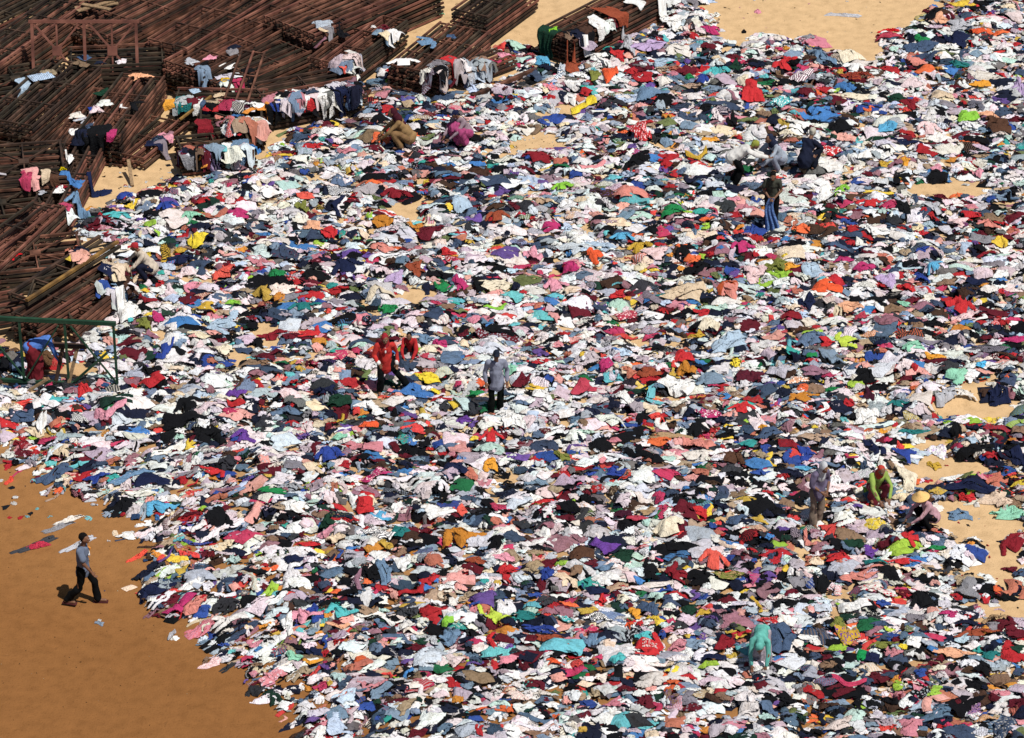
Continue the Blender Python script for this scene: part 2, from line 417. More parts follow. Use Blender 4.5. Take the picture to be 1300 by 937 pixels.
for k, (a, b) in enumerate((((95, 10), (150, 4)), ((98, 14), (145, 0)), ((104, 5), (140, 12)), ((100, 0), (152, -4)))):
    plank(a, b, 1.0 + k * .05, 1.0 + k * .05, .14, .03, M_WOOD, ['broad pale board on top of the upper left stack, nearest the camera',
          'pale board crossing the heap of boards at the upper left', 'short pale board slanting across the upper left heap', 'farthest pale board of the upper left heap'][k])

# ------------------------------------------------------------------ cloth shapes, let fall by a small simulation
def in_poly(px, py, P):
    px = np.asarray(px, float); py = np.asarray(py, float); ins = np.zeros(px.shape, bool); P = np.asarray(P, float)
    for (x0, y0), (x1, y1) in zip(P, np.roll(P, -1, 0)):
        c = ((y0 > py) != (y1 > py)) & (px < (x1 - x0) * (py - y0) / ((y1 - y0) or 1e-9) + x0)
        ins ^= c
    return ins
SHAPES = {
    'tee': [(-.24, -.34), (.24, -.34), (.24, .06), (.40, .0), (.46, .16), (.24, .32), (.1, .34), (0, .28), (-.1, .34), (-.24, .32), (-.46, .16), (-.40, .0), (-.24, .06)],
    'longsleeve': [(-.25, -.34), (.25, -.34), (.25, .08), (.62, -.2), (.72, -.1), (.28, .32), (.1, .34), (0, .29), (-.1, .34), (-.28, .32), (-.72, -.1), (-.62, -.2), (-.25, .08)],
    'trousers': [(-.24, .5), (.24, .5), (.30, -.5), (.10, -.5), (0, .16), (-.10, -.5), (-.30, -.5)],
    'dress': [(-.16, .42), (.16, .42), (.2, .1), (.42, -.46), (-.42, -.46), (-.2, .1)],
    'shorts': [(-.23, .24), (.23, .24), (.3, -.24), (.06, -.24), (0, -.04), (-.06, -.24), (-.3, -.24)],
    'towel': [(-.28, -.42), (.28, -.42), (.28, .42), (-.28, .42)],
    'strip': [(-.08, -.5), (.08, -.5), (.1, .5), (-.1, .5)],
    'sheet': [(-.45, -.5), (.45, -.5), (.45, .5), (-.45, .5)],
}
def cloth_proto(shape, step, seed, squeeze=None):
    r = np.random.default_rng(seed); P = SHAPES[shape]
    xs = np.arange(-.78, .79, step); ys = np.arange(-.56, .57, step)
    X, Y = np.meshgrid(xs, ys, indexing='ij')
    cxm, cym = (X[:-1, :-1] + step / 2), (Y[:-1, :-1] + step / 2)
    cell = in_poly(cxm, cym, P)
    use = np.zeros(X.shape, bool)
    for a in (0, 1):
        for b in (0, 1): use[a:a + cell.shape[0], b:b + cell.shape[1]] |= cell
    idx = -np.ones(X.shape, int); idx[use] = np.arange(use.sum())
    ci, cj = np.nonzero(cell)
    Q = np.stack([idx[ci, cj], idx[ci + 1, cj], idx[ci + 1, cj + 1], idx[ci, cj + 1]], -1)
    rest = np.stack([X[use], Y[use]], -1); n = len(rest)
    gi = np.stack(np.nonzero(use), -1)
    offs = [(1, 0), (-1, 0), (0, 1), (0, -1), (1, 1), (-1, -1), (1, -1), (-1, 1), (2, 0), (-2, 0), (0, 2), (0, -2)]
    nb = -np.ones((n, 12), int)
    for k, (a, b) in enumerate(offs):
        ii, jj = gi[:, 0] + a, gi[:, 1] + b
        ok = (ii >= 0) & (ii < X.shape[0]) & (jj >= 0) & (jj < X.shape[1])
        t = np.where(ok, idx[np.clip(ii, 0, X.shape[0] - 1), np.clip(jj, 0, X.shape[1] - 1)], -1); nb[:, k] = t
    ok = nb >= 0; nb0 = np.where(ok, nb, 0)
    rl = np.linalg.norm(rest[nb0] - rest[:, None], axis=-1)
    wt = np.where(ok, 1.0, 0.0); wt[:, 8:] *= .16
    # starting state: bunched up in one direction, thrown down
    a = r.uniform(0, math.pi); s1 = squeeze if squeeze else r.uniform(.36, .76); s2 = r.uniform(.7, .97)
    ca, sa = math.cos(a), math.sin(a)
    p = rest @ np.array([[ca, -sa], [sa, ca]]) * np.array([s1, s2]) @ np.array([[ca, sa], [-sa, ca]])
    ph = r.uniform(0, 50, 2)
    z = .30 * vnoise(p[:, 0] + ph[0], p[:, 1] + ph[1], .20, seed) + .16 * vnoise(p[:, 0] + ph[1], p[:, 1] + ph[0], .09, seed + 1)
    p = p + .14 * np.stack([vnoise(rest[:, 0] + 9, rest[:, 1] + 9, .22, seed + 2) - .5, vnoise(rest[:, 0] + 5, rest[:, 1] + 5, .22, seed + 3) - .5], -1)
    x = np.column_stack([p, z * (1.25 - s1)])
    if r.random() < .4:                      # one side folded over
        fa = r.uniform(0, 6.28); nx, ny = math.cos(fa), math.sin(fa); d = x[:, 0] * nx + x[:, 1] * ny - .1
        m = d > 0; x[m, 0] -= 2 * d[m] * nx; x[m, 1] -= 2 * d[m] * ny; x[m, 2] += .07
    v = np.zeros_like(x)
    cnt = wt.sum(1, keepdims=True) * .55 + .5
    for it in range(70):
        x0 = x.copy(); v[:, 2] -= .0028; x = x + v
        for _ in range(4):
            d = x[nb0] - x[:, None]; L = np.sqrt((d * d).sum(-1)) + 1e-9
            x = x + ((wt * (L - rl) / L)[..., None] * d).sum(1) * .5 / cnt
            x[:, 2] = np.maximum(x[:, 2], 0)
        lo = x[:, 2] < .006; x[lo, :2] = x0[lo, :2] * .7 + x[lo, :2] * .3
        v = (x - x0) * .86
    x[:, :2] -= x[:, :2].mean(0)
    # distance from the hem, in steps of the weave
    bd = np.where(ok[:, :8].all(1), 99.0, 0.0)
    for _ in range(12): bd = np.minimum(bd, np.where(ok[:, :4], bd[nb0[:, :4]], 99).min(1) + 1)
    bd = bd * step
    dome = 1 - np.exp(-bd / .07)
    fa = r.uniform(0, 3.14); u_ = rest[:, 0] * math.cos(fa) + rest[:, 1] * math.sin(fa); w_ = -rest[:, 0] * math.sin(fa) + rest[:, 1] * math.cos(fa)
    ridge = 1 - 2 * abs(vnoise(u_ + 7 + ph[0], w_ * .38 + 7, .085, seed + 5) - .5)
    lump = vnoise(rest[:, 0] + ph[1] + 9, rest[:, 1] + 9, .17, seed + 6)
    x[:, 2] = x[:, 2] * .9 + dome * (.016 + .050 * lump + .042 * ridge)
    soft = np.clip(bd / .10, 0, 1)
    x[:, 0] += (.16 if shape == 'strip' else .07 if shape == 'trousers' else 0) * np.sin(rest[:, 1] * r.uniform(3, 7) + r.uniform(0, 6))
    return dict(x=x, q=Q, rest=rest, shape=shape, soft=soft, nb=nb0[:, :4], nbok=ok[:, :4])

MASS_KINDS = ['tee'] * 8 + ['longsleeve'] * 6 + ['trousers'] * 6 + ['dress'] * 4 + ['shorts'] * 3 + ['towel'] * 5 + ['strip'] * 6 + ['sheet'] * 1 + ['trousers'] * 3
LO = [cloth_proto(k, .052, 100 + i) for i, k in enumerate(MASS_KINDS)]
HI = {}
for k in SHAPES: HI[k] = [cloth_proto(k, .038, 500 + i * 7 + len(k)) for i in range(5)]
HI['flat'] = [cloth_proto(k, .038, 900 + i, squeeze=.92) for i, k in enumerate(['tee', 'longsleeve', 'tee', 'longsleeve', 'dress'])]

# ------------------------------------------------------------------ a height map on which clothes pile up
HX0, HY0, HC = -18.0, 46.0, .06
NX, NY = int(36 / HC), int(48 / HC)
hxs = HX0 + (np.arange(NX) + .5) * HC; hys = HY0 + (np.arange(NY) + .5) * HC
H = ground_z(*np.meshgrid(hxs, hys, indexing='ij'))
def cells(x, y):
    return np.clip(((x - HX0) / HC).astype(int), 0, NX - 1), np.clip(((y - HY0) / HC).astype(int), 0, NY - 1)
def height(x, y, r=.0):
    if r == 0: a, b = cells(np.array([x]), np.array([y])); return float(H[a[0], b[0]])
    k = int(r / HC); a, b = cells(np.array([x]), np.array([y])); return float(np.median(H[a[0] - k:a[0] + k + 1, b[0] - k:b[0] + k + 1]))
def drop(pr, x, y, yaw, sx, sy, sz, stiff=.6, lift=0.0, floor=None):
    """lay one piece of cloth on what is already there; returns its vertices"""
    c, s = math.cos(yaw), math.sin(yaw); p = pr['x']
    X = (p[:, 0] * c - p[:, 1] * s) * sx + x; Y = (p[:, 0] * s + p[:, 1] * c) * sy + y
    a, b = cells(X, Y); h = H[a, b]
    for da, db in ((1, 0), (-1, 0), (0, 1), (0, -1)):
        h = np.maximum(h, H[np.clip(a + da, 0, NX - 1), np.clip(b + db, 0, NY - 1)])
    st = stiff * pr['soft']
    Z = np.maximum(st * np.quantile(h, .55) + (1 - st) * h, h)
    for _ in range(2):
        zn = np.where(pr['nbok'], Z[pr['nb']], Z[:, None]).mean(1); Z = .4 * Z + .6 * zn
    if floor is not None: Z = np.maximum(Z, floor + .12 * np.sin(X * 7 + Y * 5))
    Z = np.maximum(Z, h - .02) + p[:, 2] * sz + .004 + lift
    H[a, b] = np.maximum(H[a, b], np.minimum(Z, h + .028))
    return np.column_stack([X, Y, Z])

# where clothes lie, traced on the beach
CLOTHES = [(-120, 470), (0, 425), (60, 432), (150, 405), (150, 350), (128, 300), (80, 290), (78, 272), (120, 262), (160, 245), (205, 240), (215, 225), (330, 205),
           (345, 175), (400, 150), (448, 128), (458, 98), (505, 66), (520, 72), (520, 118), (560, 122), (610, 105), (650, 78), (600, 50), (612, 42), (700, 62), (760, 45), (800, 20), (830, -70), (890, -70), (898, 5), (914, 32),
           (922, 50), (936, 60), (953, 60), (958, 40), (1005, 47), (1025, 42), (1040, 60), (1062, 68), (1085, 64), (1100, 80), (1112, 76),
           (1125, 62), (1122, 42), (1150, 34), (1178, 12), (1195, 0), (1225, -60), (1500, -90), (1500, 1040), (470, 1040), (400, 945), (340, 885),
           (305, 850), (275, 822), (245, 790), (205, 770), (188, 745), (205, 715), (180, 690), (192, 662), (165, 640), (110, 630), (70, 612), (20, 585), (-120, 560)]
HOLES = [(683, 178, 27, 10), (722, 138, 18, 8), (1205, 239, 46, 7), (1235, 514, 50, 11), (1197, 590, 42, 11), (1243, 655, 48, 20), (1268, 712, 26, 22), (1290, 768, 20, 12),
         (512, 263, 17, 10), (518, 372, 18, 8), (340, 418, 18, 9), (300, 450, 10, 6), (1215, 640, 30, 8), (850, 825, 8, 10), (40, 430, 30, 14), (90, 470, 30, 10), (560, 50, 20, 8),
         (1190, 565, 20, 8), (1165, 615, 12, 6), (1255, 780, 20, 7), (845, 190, 8, 4), (130, 640, 22, 8), (30, 640, 20, 8), (235, 615, 10, 4), (690, 145, 10, 4), (205, 418, 8, 4)]
def clothed(px, py):
    m = in_poly(px, py, CLOTHES)
    for cx, cy, rx, ry in HOLES:
        rx, ry = rx * 1.15 + 4, ry * 1.2 + 3
        m &= ((px - cx) / rx) ** 2 + ((py - cy) / ry) ** 2 > 1
    return m
def in_stack(x, y, mar=.1):
    m = np.zeros(np.shape(x), bool)
    for s in STACKS.values():
        dx, dy = x - s['C'].x, y - s['C'].y
        u = dx * s['ax'].x + dy * s['ax'].y; v = dx * s['wv'].x + dy * s['wv'].y
        m |= (abs(u) < s['L'] / 2 + mar) & (abs(v) < s['W'] / 2 + mar)
    return m

PAL = [  # weight, colour
    (22, 'F6F2F4'), (6, 'E6DFD4'), (5, 'C9C8CE'), (5, 'D9E4EC'), (4, 'F0DADC'), (3.5, 'A9B4C0'), (2, 'B9A9B6'), (2.5, 'E8D3B4'), (1.5, 'BFE0D6'), (1.5, 'BED3EA'),
    (13, '121318'), (8.5, '1A2036'), (3.5, '35373C'), (4, '3C4D66'), (3.5, '5C7590'), (3, '7D95AE'), (2, '6F6C6C'), (2, '8C8790'),
    (3.6, 'B81C26'), (1.2, 'E0403A'), (4, '641626'), (1.5, 'C2325E'), (2.5, 'D98896'), (2, 'E8A59A'), (1.4, 'C0705A'), (2.5, '4A3428'), (2.5, '8A6F58'), (2.5, 'B29A7E'),
    (.6, '1E6B42'), (1.4, '1C3A30'), (.8, '6C7A4A'), (.5, '2FA39A'), (.9, '63BEC6'), (2.5, 'C9B4C2'), (4, 'EBDDE4'), (2, '9A6A78'), (1.4, '2B4C9B'), (1, '3D7DC0'), (.7, 'F0CE2E'), (.8, 'D98E2B'), (.7, 'E8672F'), (1, '6A4E98'), (.4, '9FCB3A'), (.8, 'C9A93C')]
PW = np.array([p[0] for p in PAL]); PW = PW / PW.sum(); PC = np.array([srgb(p[1]) for p in PAL])
PC = np.clip((PC * .9 + PC.mean(1, keepdims=True) * .1) * .88, 0, .74)
def jitter(c, r):
    c = np.array(c) * r.uniform(.82, 1.12) * np.array([r.uniform(.94, 1.05) for _ in range(3)])
    return np.clip(c, .004, .8)

class Mass:
    def __init__(s): s.V = []; s.Q = []; s.c = []; s.c2 = []; s.p = []; s.r = []; s.n = 0
    def add(s, V, pr, c, c2, pat, rs=1.0):
        k = len(V); s.V.append(V); s.Q.append(pr['q'] + s.n); s.n += k
        s.c.append(np.tile(c, (k, 1))); s.c2.append(np.tile(c2, (k, 1))); s.p.append(np.full(k, pat, np.float32))
        off = np.array([(s.n * .618) % 37.0, (s.n * .27) % 29.0])
        rr = pr['rest'] * rs + (off if pat != 4 else 0); s.r.append(np.column_stack([rr, np.zeros(k)]))
    def mesh(s, name):
        me = np_mesh(name, np.concatenate(s.V), np.concatenate(s.Q))
        for nm, d, tp in (('col', s.c, 'FLOAT_COLOR'), ('col2', s.c2, 'FLOAT_COLOR'), ('pat', s.p, 'FLOAT'), ('rest', s.r, 'FLOAT_VECTOR')):
            a = me.attributes.new(nm, tp, 'POINT'); d = np.concatenate(d)
            if tp == 'FLOAT_COLOR': a.data.foreach_set('color', np.column_stack([d, np.ones(len(d))]).astype(np.float32).ravel())
            elif tp == 'FLOAT': a.data.foreach_set('value', d.astype(np.float32))
            else: a.data.foreach_set('vector', d.astype(np.float32).ravel())
        me.materials.append(M_CLOTH); return me

# the uncountable bulk of the clothes
def random_style(r, tone=0.0):
    w_ = PW * np.where(PC.mean(1) > .45, math.exp(tone), math.exp(-tone)); w_ = w_ / w_.sum()
    c = jitter(PC[r.choice(len(PC), p=w_)], r); c2 = jitter(PC[r.choice(len(PC), p=PW)], r)
    if r.random() < .10: return c, c * .45 + c2 * .55, r.choice([1, 2, 3, 3])
    return c, c2, 0
mass = Mass()
NM = 33000
cand = np.column_stack([rng.uniform(-16.5, 16.5, NM * 3), rng.uniform(49, 90.5, NM * 3)])
px, py, scl = proj(cand[:, 0], cand[:, 1], .12)
jl = np.where((px < 330) & (py > 555), np.where(rng.random(len(px)) < .12, 26.0, 9.0), 4.0)
ok = clothed(px + rng.normal(0, 1, len(px)) * jl, py + rng.normal(0, .6, len(px)) * jl) & (px > -75) & (px < 1375) & (py > -35) & (py < 985) & ~in_stack(cand[:, 0], cand[:, 1], .16)
cand, px, py = cand[ok][:NM], px[ok][:NM], py[ok][:NM]
tone_f = vnoise(cand[:, 0] + 40, cand[:, 1] * .5 + 40, 1.1, 77) * .6 + vnoise(cand[:, 0] + 40, cand[:, 1] * .5 + 40, .45, 78) * .4
for k, ((x, y), qx, qy) in enumerate(zip(cand, px, py)):
    pr = LO[rng.integers(len(LO))]; c, c2, pt = random_style(rng, 2.2 * (tone_f[k] - .5))
    s = rng.choice([.26, .37, .52, .80], p=[.28, .34, .26, .12]) * rng.uniform(.85, 1.1)
    yaw = rng.uniform(0, 6.283)
    sx, sy = s * rng.uniform(.95, 1.3), s * rng.uniform(.75, 1.0)
    fringe = qx < 330 + max(0, qy - 650) * .8 and qy > 560
    if fringe and rng.random() < .62:
        pr = LO[rng.choice([i_ for i_, k_ in enumerate(MASS_KINDS) if k_ in ('trousers', 'longsleeve', 'strip', 'towel')])]
        # combed out by the waves: long pieces pointing down the beach to the left
        a = R(48) + rng.normal(0, .38); q = dict(pr); p = pr['x'].copy(); p[:, 0] *= .55 * rng.uniform(.7, 1.3); p[:, 1] *= rng.uniform(.9, 1.5); p[:, 2] *= 1.3; q['x'] = p
        pr = q; yaw = a - math.pi / 2
    V = drop(pr, x, y, yaw, sx, sy, (.35 + .65 * s) * rng.uniform(.45, 1.05))
    mass.add(V, pr, c, c2, pt, s)
# more of it thrown over the near edges of the frames
for st_ in STACKS.values():
    if st_['z'] > 1.3: continue
    ux = np.add.outer(hxs - st_['C'].x, hys * 0); uy = np.add.outer(hxs * 0, hys - st_['C'].y)
    inn = (abs(ux * st_['ax'].x + uy * st_['ax'].y) < st_['L'] / 2) & (abs(ux * st_['wv'].x + uy * st_['wv'].y) < st_['W'] / 2)
    H[inn] = np.maximum(H[inn], st_['z'] + .005)
for key, t0, t1, num in (('B2', 0, 1, 26), ('B4', 0, 1, 16), ('B5', .3, 1, 22), ('B6', 0, 1, 20), ('A3', -.02, .22, 12), ('A4', -.02, .3, 12), ('A5', 0, 1, 14), ('A6', 0, .5, 8), ('F3', .6, 1, 8), ('F2', .8, 1, 6), ('E2', .8, 1, 4), ('C7', 0, 1, 3), ('C3', 0, 1, 4), ('A1', 0, .3, 4), ('A2', 0, .2, 4), ('B1', 0, .4, 7), ('S2', 0, 1, 3), ('D2', 0, .5, 3), ('D1', 0, 1, 3), ('C8', 0, 1, 2), ('A3', .2, .8, 4)):
    s_ = STACKS[key]
    for _ in range(num):
        t_ = rng.uniform(t0, t1); w_ = rng.uniform(.25, .62); c_ = s_['C'] + s_['ax'] * (t_ - .5) * s_['L'] + s_['wv'] * w_ * s_['W']
        pr = LO[rng.integers(len(LO))]; c, c2, pt = random_style(rng); z_ = rng.uniform(.45, .85)
        V = drop(pr, c_.x, c_.y, rng.uniform(0, 6.28), z_, z_, z_ * .9, stiff=.35, floor=max(.1, s_['z'] - rng.uniform(.08, .55))); mass.add(V, pr, c, c2, pt, z_)
print('mass', len(cand), 'verts', mass.n, 'H med', float(np.median(H[H > .1])))

# ------------------------------------------------------------------ people: positions are needed for the labels
PEOPLE = [  # key, photograph point of the feet, phrase used in other labels
    ('walker', (108, 765), 'the walking man on bare sand'), ('redjacket', (490, 497), 'the man in the red jacket'), ('redcrouch', (521, 452), 'the crouching figure in red'),
    ('greyman', (630, 521), 'the standing man in grey'), ('purple', (1036, 664), 'the standing figure in purple'), ('lime', (1112, 632), 'the crouching figure in lime green'),
    ('straw', (1178, 668), 'the sitter in the straw hat'), ('whitebend', (935, 232), 'the bending man in white'), ('darkhood', (985, 214), 'the figure in the dark hood'),
    ('capback', (1024, 214), 'the crouching pale-capped figure'), ('sarong', (979, 286), 'the dark figure holding blue cloth'), ('tan', (512, 186), 'the crouching figure in tan'),
    ('mauve', (588, 180), 'the navy-capped figure in mauve'), ('beige', (186, 352), 'the seated man in beige'), ('turquoise', (965, 842), 'the bending figure in turquoise'),
    ('bluebend', (48, 478), 'the stooping figure in blue')]

# ------------------------------------------------------------------ the clothes that stand out, one by one
COLS = {'white': 'F6F4F2', 'cream': 'EFE3C8', 'offwhite': 'E8E2DA', 'black': '131418', 'navy': '1A2345', 'red': 'CF2028', 'dark red': '8C1626', 'maroon': '6A1728', 'coral': 'EC5A48',
        'salmon': 'E08A7C', 'pink': 'E89AAE', 'pale pink': 'F2CFD0', 'magenta': 'C2286E', 'purple': '6B3C9C', 'lilac': 'C3A9D6', 'royal blue': '27449C', 'sky blue': '55B0DC',
        'pale blue': 'AFC8DE', 'denim blue': '6C8CAC', 'slate blue': '465C7C', 'turquoise': '4CC0C4', 'teal': '1B7A7A', 'mint green': '93D8B8', 'green': '1C8A4C', 'dark green': '1A3E2E',
        'lime green': '8FD03A', 'neon yellow-green': 'C8E040', 'olive green': '7E8438', 'bright yellow': 'F8DC10', 'mustard yellow': 'D0A828', 'amber': 'F0A418', 'ochre': 'C88018',
        'bright orange': 'F0581C', 'peach': 'F0B088', 'rust brown': 'A04A2C', 'brown': '5A3C2C', 'tan': 'B4946C', 'beige': 'DCC4A4', 'grey': '8E8E94', 'pale grey': 'BCBEC6', 'dark grey': '3E4046', 'plum': '46182E',
        'mauve': '9C7084', 'rose red': 'C03A52'}
